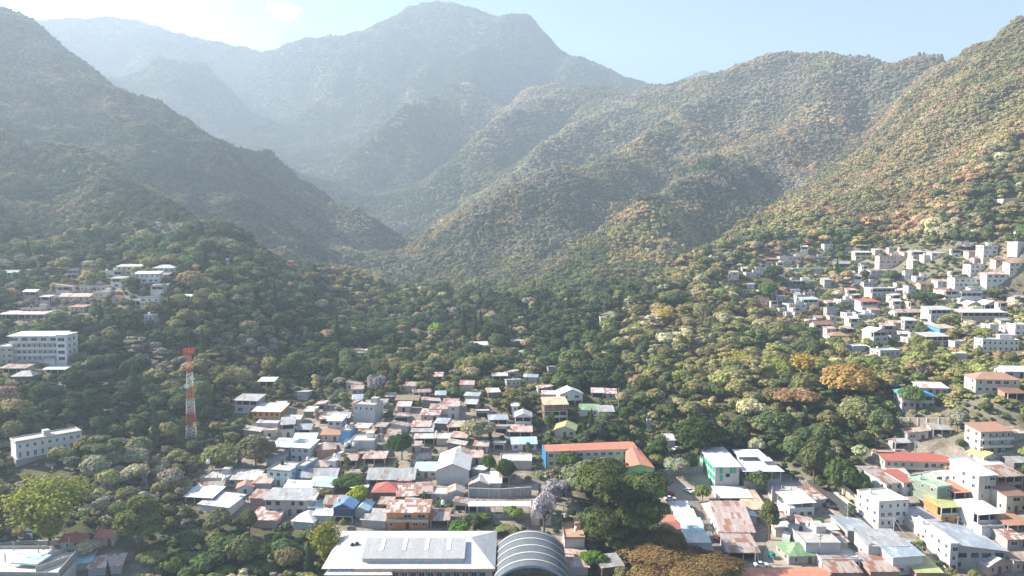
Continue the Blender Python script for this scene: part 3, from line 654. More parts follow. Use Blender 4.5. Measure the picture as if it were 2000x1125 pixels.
            rb.slab([(x0, y0, z0), (0, y0, z0 + h), (0, y1, z0 + h), (x0, y1, z0)], t); rb.slab([(0, y0, z0 + h), (x1, y0, z0), (x1, y1, z0), (0, y1, z0 + h)], t)
            gm = MB(); hh = h * w / (x1 - x0) * 0.98
            for sy in (0, d - .12): gm = MB(); GM.append(gm); gm.add([(-hw, sy, z0), (hw, sy, z0), (0, sy, z0 + hh), (-hw, sy + .12, z0), (hw, sy + .12, z0), (0, sy + .12, z0 + hh)], [(0, 1, 2), (5, 4, 3), (0, 3, 4, 1), (1, 4, 5, 2), (2, 5, 3, 0)])
        for gm in GM: gm.build('gable', WMt, e)
        HR = h
    elif sh == 'H':
        h = min(x1 - x0, y1 - y0) * 0.22; xm0, xm1, ym0, ym1 = 0, 0, 0, 0
        if x1 - x0 > y1 - y0: c = (y1 - y0) / 2; a = (x0 + c, (y0 + y1) / 2, z0 + h); b = (x1 - c, (y0 + y1) / 2, z0 + h)
        else: c = (x1 - x0) / 2; a = (0, y0 + c, z0 + h); b = (0, y1 - c, z0 + h)
        v = [(x0, y0, z0), (x1, y0, z0), (x1, y1, z0), (x0, y1, z0), a, b]
        if x1 - x0 > y1 - y0: f = [(0, 1, 5, 4), (1, 2, 5), (2, 3, 4, 5), (3, 0, 4), (3, 2, 1, 0)]
        else: f = [(0, 1, 4), (1, 2, 5, 4), (2, 3, 5), (3, 0, 4, 5), (3, 2, 1, 0)]
        rb.add(v, f); HR = h
    rb.build('roof', Rm, e)
    cxw = g.x - math.sin(ya) * d / 2; cyw = g.y + math.cos(ya) * d / 2
    a = proj(g.x - hw, g.y, g.z); b = proj(g.x + hw, g.y, g.z + z0 + HR)
    HOUSES.append((cxw, cyw, math.hypot(w, d) / 2, min(a[0], b[0]), b[1], max(a[0], b[0]), a[1], Y, w, d, ya))
    return e, g, z0, w
def at_z(px, py, z):
    d = pix_dir(px, py); k = (z - HC) / d.z; return Vector((d.x * k, d.y * k, z))
def inpoly(px, py, poly):
    x = np.asarray(px); y = np.asarray(py); c = np.zeros(x.shape, bool); n = len(poly); j = n - 1
    for i in range(n):
        xi, yi = poly[i]; xj, yj = poly[j]
        c ^= ((yi > y) != (yj > y)) & (x < (xj - xi) * (y - yi) / (yj - yi + 1e-9) + xi); j = i
    return c
# ------------------------------------------------------------------ houses: x y(base) width(px) storeys depth yaw roof wall | label
TABLE = """
# shaded hill on the left
106 733 42 o 5 0 Sw w|white flat-roofed house under the right end of the big hotel
97 712 22 x 4 0 Sw w|small upper white room on the terrace right below the hotel
25 731 50 o 6 0 Sr c|low house with rust and white roof at the left edge under the hotel
288 553 44 ww 8 12 Sw w|tall white cube house with overhanging roof on the left hilltop
320 541 40 ow 8 5 Hw w|white house with open top gallery at the top of the left hilltop cluster
252 538 46 ww 8 5 Sw c|pale cream house with white roof at the upper left of the left hilltop cluster
241 514 20 o 4 5 Gt p|tiny red-roofed lookout above the cream house on the left hilltop
181 569 50 w 7 0 Fc w|long low white flat-roofed house left of the left hilltop villas
198 581 30 w 6 0 FC c|cream cube house in the middle of the left hilltop cluster
223 592 24 w 6 0 ER w|little white house with red gable facing front on the left hilltop
293 601 36 wb 6 5 Fc w|white and blue two-storey house with three square windows on the left hilltop
258 597 42 o 6 0 FC w|white arcade with dark openings left of the blue and white hilltop house
145 589 58 w 8 0 Gp p|long pinkish roofed house on the left end of the left hilltop
42 624 88 o 8 0 Sw c|long white-roofed shed above the big hotel on the left
65 613 48 w 6 0 Fc g|grey block house behind the long shed above the hotel
291 637 18 xw 5 0 Fc g|narrow grey block tower alone below the left hilltop cluster
358 589 28 o 6 0 Sw g|small shed with bright white roof right of the left hilltop cluster
437 522 14 ww 5 0 Sw w|thin white house on the wooded crest right of the left hilltop
474 559 22 w 5 0 Sg g|little grey house among dark trees on the cliff shoulder
18 541 30 w 7 0 Gg l|pale grey house at the far left on the wooded slope
52 539 22 w 7 0 Eg g|grey house with its gable to the front near the left edge
139 544 22 o 6 0 Fc w|small white terrace house between trees left of the cream hilltop house
212 539 36 x 6 0 FC w|plain white wall house just left of the cream hilltop house
305 441 16 w 6 0 Sg w|lonely pale house high up on the shaded left mountain foot
# town centre, upper rows
481 806 46 bo 8 -6 Sg g|grey two-storey house with open top floor at the town's upper left corner
521 828 56 ow 10 -4 Sw o|wide white-roofed pavilion with orange wooden walls at upper left of the town
522 838 40 x 5 -4 Sw w|low white-roofed annex under the orange wooden pavilion
520 756 30 o 6 0 Sw g|small white-roofed shed in the dark wood above the town
591 781 20 w 8 0 Bw g|little house with a steep white roof between trees above the town
563 854 24 wo 8 15 Sg w|white two-storey house with grey roof right of the white-roofed pavilion
594 851 25 o 7 0 Gg g|open shed under a grey tin gable in the upper town
654 847 28 ww 7 -5 Sw l|pale two-storey house with white roof left of the big grey block
665 828 34 o 7 0 Gk t|dark wooden shed with grey roof beside the unfinished grey block
711 829 46 xxw 9 -14 Fc l|big unfinished three-storey grey block house in the upper town
700 799 24 w 4 -14 Sp o|pinkish wooden shack on top of the unfinished grey block
744 801 18 o 6 0 Sg g|small grey shed behind the unfinished grey block
795 793 44 o 7 -4 Gs t|long thatched brown house at the top edge of the town
880 800 28 o 6 0 Sr t|rust-roofed dark hut at the foot of the tall woods
862 811 44 x 6 0 Sr p|row of rust-roofed rooms behind the white cube in the upper town
885 818 21 ww 6 0 Sp w|white cube house with two small windows under a pink roof in the upper town
840 823 36 w 7 0 Sx p|patchy red and white roofed house left of the white cube in the upper town
1006 817 12 xw 4 0 Sw w|slim white water-tower-like house among trees in the upper centre
1022 839 32 wo 8 0 Ew w|white house with a white gable above the brown sheet shelter
1016 856 45 o 7 0 Sp g|open shelter under a brownish sheet roof above the white bungalow
1024 880 48 w 8 4 Ga w|white bungalow with pale blue roof in the centre of the town
1008 916 62 x 9 0 FC c|wide house with bare cream flat roof below the white bungalow
901 901 34 w 7 6 Ep w|white house with pink roof above the big gabled warehouse
931 907 20 w 6 0 Sp c|small pink-roofed room right of the gabled warehouse
1086 827 46 oow 9 6 ST t|tall brown timber house with tan roof at the wood's edge
1116 793 46 ow 8 10 Ew w|white modern villa with balcony on the wood's edge
1150 813 36 w 7 -6 Sn w|white house with bright green roof right of the villas
1184 816 30 x 7 0 Sg g|grey tin-roofed shed right of the green-roofed house
1103 853 40 w 10 -10 Ey c|house with yellow-green gable roof above the orange school
# town centre, left half
675 868 20 xx 6 -10 Fc b|narrow house wrapped in bright blue sheeting
645 862 36 w 7 0 So c|small house with orange-brown roof left of the blue sheeting
594 873 42 x 9 0 Gw g|house with big white gable roof behind the two grey block houses
586 901 40 ww 8 -12 Sw l|pale block house of two storeys with white sheet roof left of the alley
547 898 38 wr 8 -8 Sw g|grey block house with covered roof terrace at the left of the alley
538 909 36 x 5 0 Sg l|low grey-roofed room in front of the roof terrace house
637 891 36 x 8 15 Hp k|brick-coloured hip-roofed house in the middle of the alley
644 916 26 x 8 -20 Fw w|bright white windowless cube with one dark door in the town
708 889 46 xx 8 0 FC l|wide pale house with bare flat roof right of the alley
686 894 28 wo 5 0 Fc g|small grey house with two water tanks on its roof
713 899 24 x 5 0 Sr k|low brick room under a red rusty roof
680 913 32 o 6 0 Sr d|dark shed with rusty roof above the lime green tree
731 909 42 o 6 0 Sp k|long shed with pinkish rusty roof above the grey hall
544 949 50 ww 10 -14 Fc a|pale aqua two-storey house with a cluttered roof deck
587 940 18 ww 10 -14 Fc b|blue-sided narrow house joined to the aqua house
417 951 52 wu 9 -4 Fc l|pale block house with bare posts on its roof at the town's left edge
471 951 58 w 8 -4 Sw w|white house with broad white roof near the town's left edge
479 967 30 w 5 14 Eo w|small white house with an orange tiled gable
511 958 34 x 7 0 Sp l|windowless house with pinkish tin roof beside the aqua house
388 986 58 o 8 -8 Sw d|open car port under a bright white sheet at the lower left corner of the town
418 1003 70 x 9 -16 Sw w|long white sloping roof next to the lower left car port
620 925 42 x 6 0 Hp k|pink hip roof peeping over the wide grey roof
622 946 70 x 9 0 Gg g|wide grey-roofed workshop in the centre left
580 971 54 x 9 -8 Gw w|building with plain bright white roof above the long block house
628 964 50 x 9 -12 Ga w|building with pale blue and white gable roof
763 951 92 o 11 0 Gg d|big open hall under a long grey roof
790 953 26 w 5 0 Sr w|small white house with rusty roof at the right end of the grey hall
832 934 44 w 7 0 Sa w|white house with pale blue roof left of the gabled warehouse
884 947 64 xx 20 0 Ew l|big grey warehouse with white gabled roof
754 976 54 x 9 0 HR d|house with bright red hip roof in the town centre
796 984 40 x 9 6 Sx k|brown and white chequered tin roof beside the red hip roof
829 979 30 x 8 6 Sr k|rust-striped tin roof right of the chequered roof
857 982 33 w 7 -4 FC g|small grey block house with pale flat roof
890 978 32 w 6 4 Ep l|little grey house with gable front beside the back wall
566 1007 98 ww 8 -2 Sg g|long two-storey block house with an orange window strip
618 1006 28 x 9 0 Sa g|narrow house with pale blue sheet roof right of the long block house
662 1000 58 x 8 0 Gr k|house with long rusty ridge roof above the blue gable
670 1024 39 ox 8 -6 EB B|dark navy house with blue gabled roof
703 1012 32 x 7 -6 Ea l|small house with pale blue gable right of the navy house
730 1032 50 x 7 -8 Sg g|low house with slanting grey sheet left of the orange balcony house
796 1033 84 wb 8 0 Sx o|orange timber house with balcony and rust-patched roof
858 1032 36 o 7 0 Sr d|dark shack with rust-red roof beside the orange timber house
592 1034 44 x 9 -10 Hw l|low building with bright white hip roof above the garden
516 1031 52 x 8 -4 Sx p|pink and rusty patched roof at the garden's upper edge
630 1022 36 x 6 -4 Sw l|small white slanting roof between white hip and blue gable
510 988 44 x 6 -4 Sr k|rust-red low roof left of the long block house
829 869 38 o 7 0 Sw g|house with white awning roof right of the round dark tree
824 856 40 x 6 0 Sg g|low grey tin roofs stacked above the white awning
822 846 34 x 6 0 Sp g|pinkish tin roof at the top of the stacked sheds
933 936 24 x 7 -20 Bw g|white tilted tin roof at the right of the warehouse
955 954 40 w 7 0 Sw w|white-roofed house above the long grey yard wall
936 961 38 x 6 0 Ew g|gabled tin house touching the long grey yard wall
966 958 24 x 5 0 Sw w|bright little annex at the middle of the yard wall
986 946 18 o 5 0 Sr k|rusty lean-to at the right of the yard wall houses
1057 1026 40 ww 7 0 FC c|plain cream two-storey house behind the blossoming jacaranda
1122 1086 40 xx 12 0 FE w|white building with orange-brown flat roof and tanks right of the domed court
1128 1125 42 x 9 0 Sp p|pink and rusty roofed house at the dome's lower right
1196 1124 44 x 6 14 Sg t|grey sheet-roofed shed beside the brown spreading tree
# square and market
1436 987 66 o 8 0 SC c|flat-roofed open eatery with faded roof below the green building
1545 976 76 xu 9 0 Fc g|grey block platform with a row of unfinished posts
1566 1012 54 wr 8 10 Sw w|white cafe with green windows and a white canopy on its roof
1600 990 30 x 9 10 Sx l|rust-edged white roof behind the cafe with green windows
1440 1055 66 s 26 0 Gp w|long pink-grey tin roofed market hall
1458 1024 40 x 20 0 Jw l|white and pale blue roofed hall behind the market hall
1478 1010 38 x 14 0 ST g|tan corrugated roof between market hall and tall cypress
1452 1096 60 o 10 -2 Sr l|rust-roofed market building with a grey front awning
1568 1102 58 w 9 4 Hn g|squat grey building under a bright green hip roof
1607 1098 70 xx 14 0 Fc l|large pale grey concrete building with a small roof cube
1642 1113 78 s 7 0 FC w|row of dark shop doors under a pale canopy at the bottom right
1684 1060 60 x 12 0 Jk g|long blue-grey sheet roof beside the sloping road
1732 1101 76 wx 9 0 Sg l|pale house with patchwork grey roof and a row of narrow windows
1772 1122 66 wx 9 8 Sk w|small white house with grey roof at the bottom edge
1727 1134 56 x 9 0 Sr k|rust-striped roof at the bottom edge left of the small white house
1652 1136 60 x 8 0 Sr k|low patched roof under the shop row
1814 1136 50 x 9 0 Sy k|dull yellow-green roof at the bottom edge right of the white house
# right town slope
1802 916 144 b 7 -6 SR c|long low house with red roof and a blue rail
1944 887 66 bbb 8 6 So w|white three-storey house with balconies and a thin rust roof
1937 907 38 w 7 10 EY w|small white house with yellow gable
1908 926 50 w 8 6 Sg w|white house with grey-white slanting roof under the three-storey house
1948 927 36 x 7 0 Sw l|pale house with white sheet roof right of the yellow gable
1746 974 38 ww 11 14 Sr w|white house with brick red roof at the wooded edge
1776 972 30 ww 9 14 SR w|narrow white house with a small red roof in the right town
1843 1000 36 www 12 16 Fq m|dark green three-storey house with pale green roof
1814 958 26 w 6 16 Sq m|moss green upper room with light green roof
1926 993 40 wwww 12 12 Sw w|slender white four-storey house with wavy top
1744 1029 66 www 11 10 FC w|cream-white three-storey corner building with a green shop sign
1886 975 42 o 8 10 Sk d|dark house under a blue-grey sheet left of the white four-storey house
1884 993 46 wo 8 8 SO g|house with orange sheet roof on posts
1858 1023 46 wo 8 8 Sy o|orange-walled house with olive roof
1812 1036 56 x 9 12 Sk w|white house under a blue-grey roof behind the corner building
1932 1037 54 wo 9 10 Sw w|white house with orange framed upper windows and white roof
1944 1046 62 x 6 8 Fw w|low white terrace under the orange framed windows
1914 1112 104 ww 24 0 Jk g|huge grey block building with a blue-grey sheet roof
1862 1118 16 www 22 0 FC w|long white flank with small windows along the sloping lane
1952 1120 60 w 10 16 Ew p|pinkish house with a crisp white gable at the lower right
1972 962 58 oo 8 8 Sr d|dark house with rust and blue sheets at the right edge
1984 1001 44 ww 9 8 St c|cream house with brown sheet roof at the right edge
1988 1042 44 o 8 6 So k|brick house under a brown roof at the right edge
1990 1070 50 w 8 6 Sx g|cluttered rusty roof at the right edge above the gable
# slope right of the woods
1792 798 58 wb 9 -8 Hb g|grey two-storey house with sky blue hip roof
1824 771 52 w 7 -6 Sw c|long cream house with white roof behind the sky blue roof
1948 768 82 ww 9 -6 Ho w|large white villa with pale orange hip roof at the right edge
1984 738 42 w 8 -4 Gw w|white house with white roof at the right edge above the villa
1986 782 36 o 6 0 St k|small brown-roofed hut at the right edge below the villa
1840 853 34 o 6 -6 Sg g|low grey shed among trees left of the three-storey house
# upper right hillside
1839 633 46 wwo 9 6 Sw w|white three-storey house with white roof in the middle of the right hillside
1851 651 38 x 8 14 ST b|house with bright blue side wall
1777 619 56 o 8 8 Gp w|long white house with pink roof left of the white three-storey house
1921 629 86 xo 8 0 Sw T|wide tan house with a blue band under a long white roof
1904 604 30 w 7 8 Ew p|pink house with white gable on the right hillside
1940 604 38 o 8 8 Ew w|white gabled terrace next to the pink gable house
1896 593 42 w 6 0 FC w|small white house above the pink gable house
1890 586 86 wo 8 0 Fc c|long house with a dark open upper floor on the right hillside
1954 687 68 ww 8 -6 Fw w|white flat-roofed house alone near the right edge of the hillside
1830 678 50 wo 8 8 Sw t|brown-fronted shed under a white roof below the blue side wall
1994 656 24 ww 7 0 Fw w|white block cut by the right edge of the picture
1876 703 26 x 5 0 FC c|small cream wall house in the scrub
1558 611 38 ww 8 10 Fw w|white house with arched windows at the left edge of the right hillside
1584 601 32 xo 7 6 Sa w|white house with pale awning beside the arched windows
1633 599 32 o 7 0 Sp c|low pinkish roofed house in the middle left of the hillside
1656 603 30 ww 8 10 Fw l|pale grey cube house of the right hillside
1664 621 24 w 6 10 Fw w|low white block in front of the pale grey cube
1700 606 36 xo 8 8 SR w|white house with a red inner wall and terrace
1692 624 36 w 7 8 Fw w|white house with wide dark windows below the red terrace
1610 652 36 wo 8 4 Gt g|brown open timber house at the lower left of the hillside
1654 651 28 o 6 0 Hp k|small house with greyish pink hip roof
1641 665 34 w 7 0 Ho c|yellowish house with orange-red hip roof
1720 678 34 wwo 9 14 Ew w|tall white house with glazed gable front
1738 707 44 bw 8 10 Fw w|white terraced house just below the glazed gable
1678 687 26 x 6 6 Fw l|pale blue-white box house at the lower edge of the hillside
1727 588 52 wwo 9 8 Fw w|large white house with blue shaded front
1455 451 14 w 6 0 Sw p|highest little pink-white house at the crest of the right hill
1501 460 20 w 7 0 Sp w|small pink-roofed house near the top of the right hill
1558 465 16 w 6 0 Fw w|tiny white house high on the right hill
1545 473 14 x 6 0 Fc g|tiny grey house high on the right hill
1618 491 17 ww 6 0 Fw w|two-storey white tower house high on the right hill
1656 492 12 w 5 0 Fw w|smallest white cube right of the two-storey tower house
1686 507 30 wo 7 0 Sw c|cream house with white roof line at the hill's upper middle
1552 509 60 w 8 4 Fw w|long bright white house in the upper left of the hillside
1509 513 26 o 7 0 So k|brick and orange house left of the long bright white house
1535 517 24 w 6 8 Fw w|white house with blue windows
1588 539 84 ww 9 6 Fw w|biggest white flat-roofed house of the hillside
1565 557 54 o 8 0 FC c|cream house with open arches below the biggest white house
1471 541 28 w 7 0 Fc l|pale grey ruin-like house at the left end of the hillside
1458 506 26 x 7 0 Sp B|small house with pink roof and blue wall
1670 547 20 x 7 20 Lw g|white slanted-roof hut in a clearing
1645 522 30 o 7 0 Gg t|dark open shelter near the long bright white house
1581 580 20 w 6 0 Fw p|pink-white cube above the arched windows house
1597 509 30 w 6 0 Fc g|grey low house right of the long bright white house
1741 523 46 www 8 -4 Fp p|pink three-storey house in the upper row
1729 536 56 w 7 0 Sr l|low house with rusty edge below the pink three-storey house
1793 507 21 wo 7 0 Sw w|small white two-storey house in the upper row
1775 501 18 w 6 0 Sp c|little cream house above the upper row
1833 502 27 w 7 0 Sw w|white house with white roof in the upper row
1819 507 28 x 6 0 FC c|low cream house in the upper row
1934 505 28 www 8 0 Fw w|white three-storey tower at the top right of the hillside
1912 513 18 w 6 0 Gt g|dark-roofed little house left of the white tower
1906 500 28 x 6 0 Sr p|pink sheet-roofed house behind the white tower
1909 534 30 ww 7 6 Fp w|white two-storey house with a square window below the dark roof
1958 553 62 ww 7 0 Sp w|long pale house with pinkish roof at the right
1987 531 30 ww 7 0 So w|white house with orange roof at the far right
1890 561 52 ww 8 0 Fp w|long two-storey white house with two rows of small windows
1848 558 34 w 7 0 Sp w|pale house with pinkish eaves left of the long two-storey house
1801 549 24 w 6 0 Fw w|small white cube in the middle row
1817 563 38 w 7 0 Gt T|tan house with three small windows
1855 576 40 w 7 0 SR c|cream house with red tiled edge
1898 589 42 wo 7 0 Fw w|white house with stacked dark verandas
1955 516 20 w 6 0 St p|small brown-roofed house right of the white tower
1989 467 24 w 7 0 Fw w|white house highest at the right edge
1993 491 16 xx 7 16 Fw w|white slanting block at the right edge
1974 397 28 x 7 0 FC c|lone pale terrace house high above the hillside village
1760 640 30 w 6 0 Sp c|small pinkish house under the long pink roof
1990 590 30 w 7 0 Sp c|pinkish house at the right edge behind trees
1700 560 26 w 6 0 Fc w|pale house in the gap between hillside rows
1790 585 34 o 6 0 Sr T|rusty roofed hut between hillside rows
1460 470 14 x 5 0 Fc w|speck of a white hut on the upper hill meadow
1395 516 16 xw 5 0 Fw w|little white house on the left spur of the hill
# valley
697 698 32 w 7 0 Sx w|white and rust roofed house at the valley edge
936 683 34 w 8 8 Gw g|house with white sheet roof in the valley wood
1009 678 20 w 6 0 Sa w|small aqua-roofed house in the valley wood
1026 698 24 x 6 0 Hn g|hut with green hip roof in the valley wood
1008 635 44 w 9 0 FC c|low cream building with a wide flat roof in the valley
927 605 14 x 6 0 Fw g|dark hut with a white roof on the valley floor
819 571 24 o 10 0 Hn t|pavilion with a green hip roof on the valley meadow
676 571 18 w 7 0 Fw p|pinkish house at the valley's left foot
647 567 18 w 6 0 SR w|white house with red roof at the valley's left foot
662 478 12 w 7 0 Ew w|distant white gabled cabin under the cliff
548 487 14 x 6 0 Sw w|distant low white roof on the left slope
574 487 9 x 6 0 Lw w|distant slanted white roof on the left slope
665 487 13 x 7 0 Hw w|distant white-roofed cabin below the gabled cabin
757 493 16 o 8 0 Hg w|distant grey-roofed pavilion in the valley head
781 478 11 w 8 0 Sw w|distant two-step white house in the valley head
897 669 22 o 7 0 Sp t|dark house with a pinkish eave in the valley wood
836 666 18 x 6 0 Sw w|small white roof left under the lime green tree
1183 630 20 w 7 0 Fw w|white house with arches at the foot of the right hill
1309 873 18 x 6 0 Sw w|white hut at the upper end of the square
1268 835 8 x 2 0 Fc g|slim grey concrete tank house on the slope above the square
"""
for ln in TABLE.strip().splitlines():
    if ln.startswith('#'): continue
    a, lab = ln.split('|'); a = a.split()
    house(float(a[0]), float(a[1]), float(a[2]), a[3], float(a[4]), float(a[5]), a[6], a[7], lab, name='house' if a[3] not in ('x', 'o') else 'shed')
# ------------------------------------------------------------------ the hotel on the left cliff
def facade_block(e, x0, x1, y0, y1, z0, n, sh, mat, wins, nm='wall', ribs=True):
    m = MB(); m.box(x0, x1, y0, y1, z0, z0 + n * sh); m.build(nm, mat, e)
hg = ground_at(66, 707); HY = hg.y; hs = HY / FPX; HGZ = hg.z
e = empty('hotel', (hg.x, hg.y, hg.z), 0.04, 'long white four-storey hotel with rows of dark windows on the left cliff', 'hotel')
hw = 46 * hs * 1.0; sh = 3.05
m = MB(); m.box(-hw, hw, 0, 11, -6, 0.2)
for k in range(3): m.box(-hw, hw, 1.6, 11, 0.2 + k * sh, 0.2 + (k + 1) * sh)
m.box(-hw + 1, hw, 1.0, 11, 0.2 + 3 * sh, 0.2 + 4 * sh); m.build('wall', WM['w'], e)
m = MB()
for k in range(1, 4): m.box(-hw - .1, hw + .1, 0.0, 1.597, k * sh, k * sh + .22); m.box(-hw - .1, hw + .1, 0.0, .1, k * sh + .22, k * sh + 1.0)
m.build('balcony', WM['w'], e)
for k in range(3):
    for j in range(10): put('column', column_mesh(sh - .25, .14), e, (-hw + .3 + j * (2 * hw - .6) / 9, 0.35, 0.2 + k * sh))
for k in range(4):
    nw = 9 if k < 3 else 5
    for j in range(nw):
        ww = 1.5 if k < 3 else 2.6
        o = put('window', window_mesh(ww, 1.5), e, (-hw + (j + .5) * 2 * hw / nw, 1.57 if k < 3 else .97, 0.9 + k * sh)); put('pane', pane_mesh(ww, 1.5), o)
m = MB(); m.slab([(-hw - .8, -.6, 4 * sh + .35), (hw + .6, -.6, 4 * sh + .35), (hw + .6, 11.6, 4 * sh + 1.3), (-hw - .8, 11.6, 4 * sh + 1.3)], .15); m.build('roof', RM['w'], e)
HOUSES.append((hg.x, hg.y + 5, hw, 0, 640, 128, 708, HY, 2 * hw + 8, 13, 0.04))
tg = ground_at(117, 708); e = empty('hotel', (hg.x + hw + 2.6, hg.y - .4, hg.z), 0.04, 'narrow stair tower with large glass panes at the right end of the white hotel', 'hotel tower')
m = MB(); m.box(-2.4, 2.4, 0, 10, -6, 4 * sh + .8); m.build('wall', WM['w'], e)
for k in range(4): o = put('window', window_mesh(3.2, 1.7), e, (0, -.03, .9 + k * sh)); put('pane', pane_mesh(3.2, 1.7), o)
for k in range(4):
    for yy in (2.5, 6.5): o = put('window', window_mesh(1.7, 1.5), e, (2.43, yy, .9 + k * sh), math.pi / 2); put('pane', pane_mesh(1.7, 1.5), o)
m = MB(); m.box(-2.7, 2.7, -.3, 10.3, 4 * sh + .8, 4 * sh + 1.0); m.build('roof', RM['w'], e)
house(8, 712, 34, 'www', 10, 2, 'FC', 'w', 'white three-storey wing with paired windows at the left end of the hotel', 'hotel_wing', 'hotel wing')
# long white two-storey building below it, seen along its length
a = at_z(30, 905, 1.5); b = at_z(141, 873, 8.0)
b = Vector((b.x, b.y, a.z)); b = a + (b - a).normalized() * 26.0
a = ground_at(33, 912); LZ = a.z; L0 = a; b = at_z(139, 884, LZ + 1.5); ang = math.atan2(b.y - a.y, b.x - a.x); Lw = max(22, (b - a).length)
e = empty('apartment_building', (L0.x, L0.y, LZ), ang, 'long white two-storey building with many dark windows on a stone base, lower left', 'building')
m = MB(); m.box(0, Lw, 0, 7.5, 3.0, 9.0); m.build('wall', WM['w'], e)
m = MB(); m.box(-.2, Lw + .2, -.25, 8, -5, 2.997); m.build('stone_base', WM['g'], e)
m = MB(); m.box(-.3, Lw + .3, -.4, 7.8, 9.003, 9.25); m.box(-.1, Lw + .1, -.2, 0, 9.25, 9.7); m.box(-.1, .1, 0, 7.6, 9.25, 9.7); m.box(Lw - .1, Lw + .1, 0, 7.6, 9.25, 9.7); m.box(-.1, Lw + .1, 7.6, 7.8, 9.25, 9.7); m.box(Lw * .45, Lw * .55, 3, 6, 9.25, 11.2); m.build('roof', RM['c'], e)
m = MB(); m.box(-.1, Lw + .1, -.9, -.003, 2.85, 3.05); m.box(-.1, Lw + .1, -.1, -.003, 5.9, 6.05); m.build('ledge', WM['w'], e)
nb = max(7, int(Lw / 2.3))
for k in range(2):
    for j in range(nb):
        hh = 1.4 if k else 2.1; ww = 1.1 if j % 3 else .8
        o = put('window', window_mesh(ww, hh), e, ((j + .5) * Lw / nb, -.03, 3.15 + k * 3.15 + (.5 if k else .1))); put('pane', pane_mesh(ww, hh), o)
for k in range(2): o = put('window', window_mesh(1.5, 1.3), e, (Lw + .03, 3, 4 + 3 * k), math.pi / 2); put('pane', pane_mesh(1.5, 1.3), o)
HOUSES.append((L0.x + math.cos(ang) * Lw / 2, L0.y + math.sin(ang) * Lw / 2 + 3, Lw / 2, 8, 842, 140, 925, L0.y, Lw + 2, 10, ang))
# stilt pavilion under the hotel
g = ground_at(45, 757); s = g.y / FPX; e = empty('pavilion', g, 0.1, 'brown timber pavilion on concrete stilts with grey hip roof below the hotel', 'pavilion')
m = MB(); m.box(-16 * s, 16 * s, 0, 6, 3.0, 5.2); m.build('wall', WM['t'], e)
for x in (-14, 0, 14):
    for y in (.4, 5.6): put('stilt', column_mesh(3.0, .22), e, (x * s, y, 0))
m = MB(); h0 = 5.203; r = 21 * s; m.add([(-r, -1, h0), (r, -1, h0), (r, 7, h0), (-r, 7, h0), (-r * .4, 3, h0 + 2), (r * .4, 3, h0 + 2)], [(0, 1, 5, 4), (1, 2, 5), (2, 3, 4, 5), (3, 0, 4), (3, 2, 1, 0)]); m.build('roof', RM['g'], e)
# ------------------------------------------------------------------ lattice mast
g = ground_at(374, 858); MH = 175 * g.y / FPX
RED = surf('mast_red', (0.62, 0.10, 0.05), 0.6, 0.2, 1.0); WHT = surf('mast_white', (0.75, 0.75, 0.73), 0.6, 0.15, 1.0)
e = empty('radio_mast', g, 0.3, 'tall red and white lattice mast rising from the trees at left', 'mast')
def mw(t): return 2.0 * (1 - t) + 0.8 * t
ns = 26; bands = [(0, .17, WHT), (.17, .33, RED), (.33, .50, WHT), (.50, .67, RED), (.67, .83, WHT), (.83, 1.0, RED)]
bands = [(0, .19, WHT), (.19, .39, RED), (.39, .55, WHT), (.55, .72, RED), (.72, .86, WHT), (.86, 1.0, RED)]
bands = [(0, .15, WHT), (.15, .31, RED), (.31, .465, WHT), (.465, .63, RED), (.63, .77, WHT), (.77, 1.0, RED)]
for t0, t1, mt in bands:
    m = MB(); n0 = int(round(t0 * ns)); n1 = int(round(t1 * ns))
    for i in range(n0, n1):
        ta, tb = i / ns, (i + 1) / ns; A = [Vector((sx * mw(ta), sy * mw(ta), ta * MH)) for sx, sy in ((-1, -1), (1, -1), (1, 1), (-1, 1))]; B = [Vector((sx * mw(tb), sy * mw(tb), tb * MH)) for sx, sy in ((-1, -1), (1, -1), (1, 1), (-1, 1))]
        for k in range(4):
            m.tube(A[k], B[k], .055, .055, 4, False); k2 = (k + 1) % 4; m.tube(A[k], A[k2], .032, .032, 4, False)
            m.tube(A[k], B[k2], .034, .034, 4, False); m.tube(A[k2], B[k], .034, .034, 4, False)
    m.build('lattice_section', mt, e)
m = MB(); m.box(-1.7, 1.7, -1.7, 1.7, MH - .1, MH + .15)
for a in range(12):
    t = a * math.pi / 6; m.box(1.9 * math.cos(t) - .28, 1.9 * math.cos(t) + .28, 1.9 * math.sin(t) - .2, 1.9 * math.sin(t) + .2, MH - 1.1 + (a % 2) * .4, MH + 1.3 + (a % 2) * .2)
m.build('antenna_panel', RED, e); m = MB(); m.tube((0, 0, MH), (0, 0, MH + 5.5), .09, .03); m.build('whip', STEEL, e)
m = MB(); m.tube((0, 0, 0), (0, 0, MH), .06); m.build('cable_ladder', STEEL, e)
for q in ((-.9, -.95, .62, 1.0), (1.0, -.8, .70, .8)): m = MB(); m.lathe([(.1, 0), (q[3], .12), (q[3], .3), (.1, .5)], 12, (0, 0, 0)); o = m.build('dish', WHT, e); o.location = (q[0] * mw(q[2]), q[1] * mw(q[2]), MH * q[2]); o.rotation_euler = (math.pi / 2, 0, 0)
HOUSES.append((g.x, g.y, 3, 360, 690, 385, 852, g.y, 5, 5, 0))
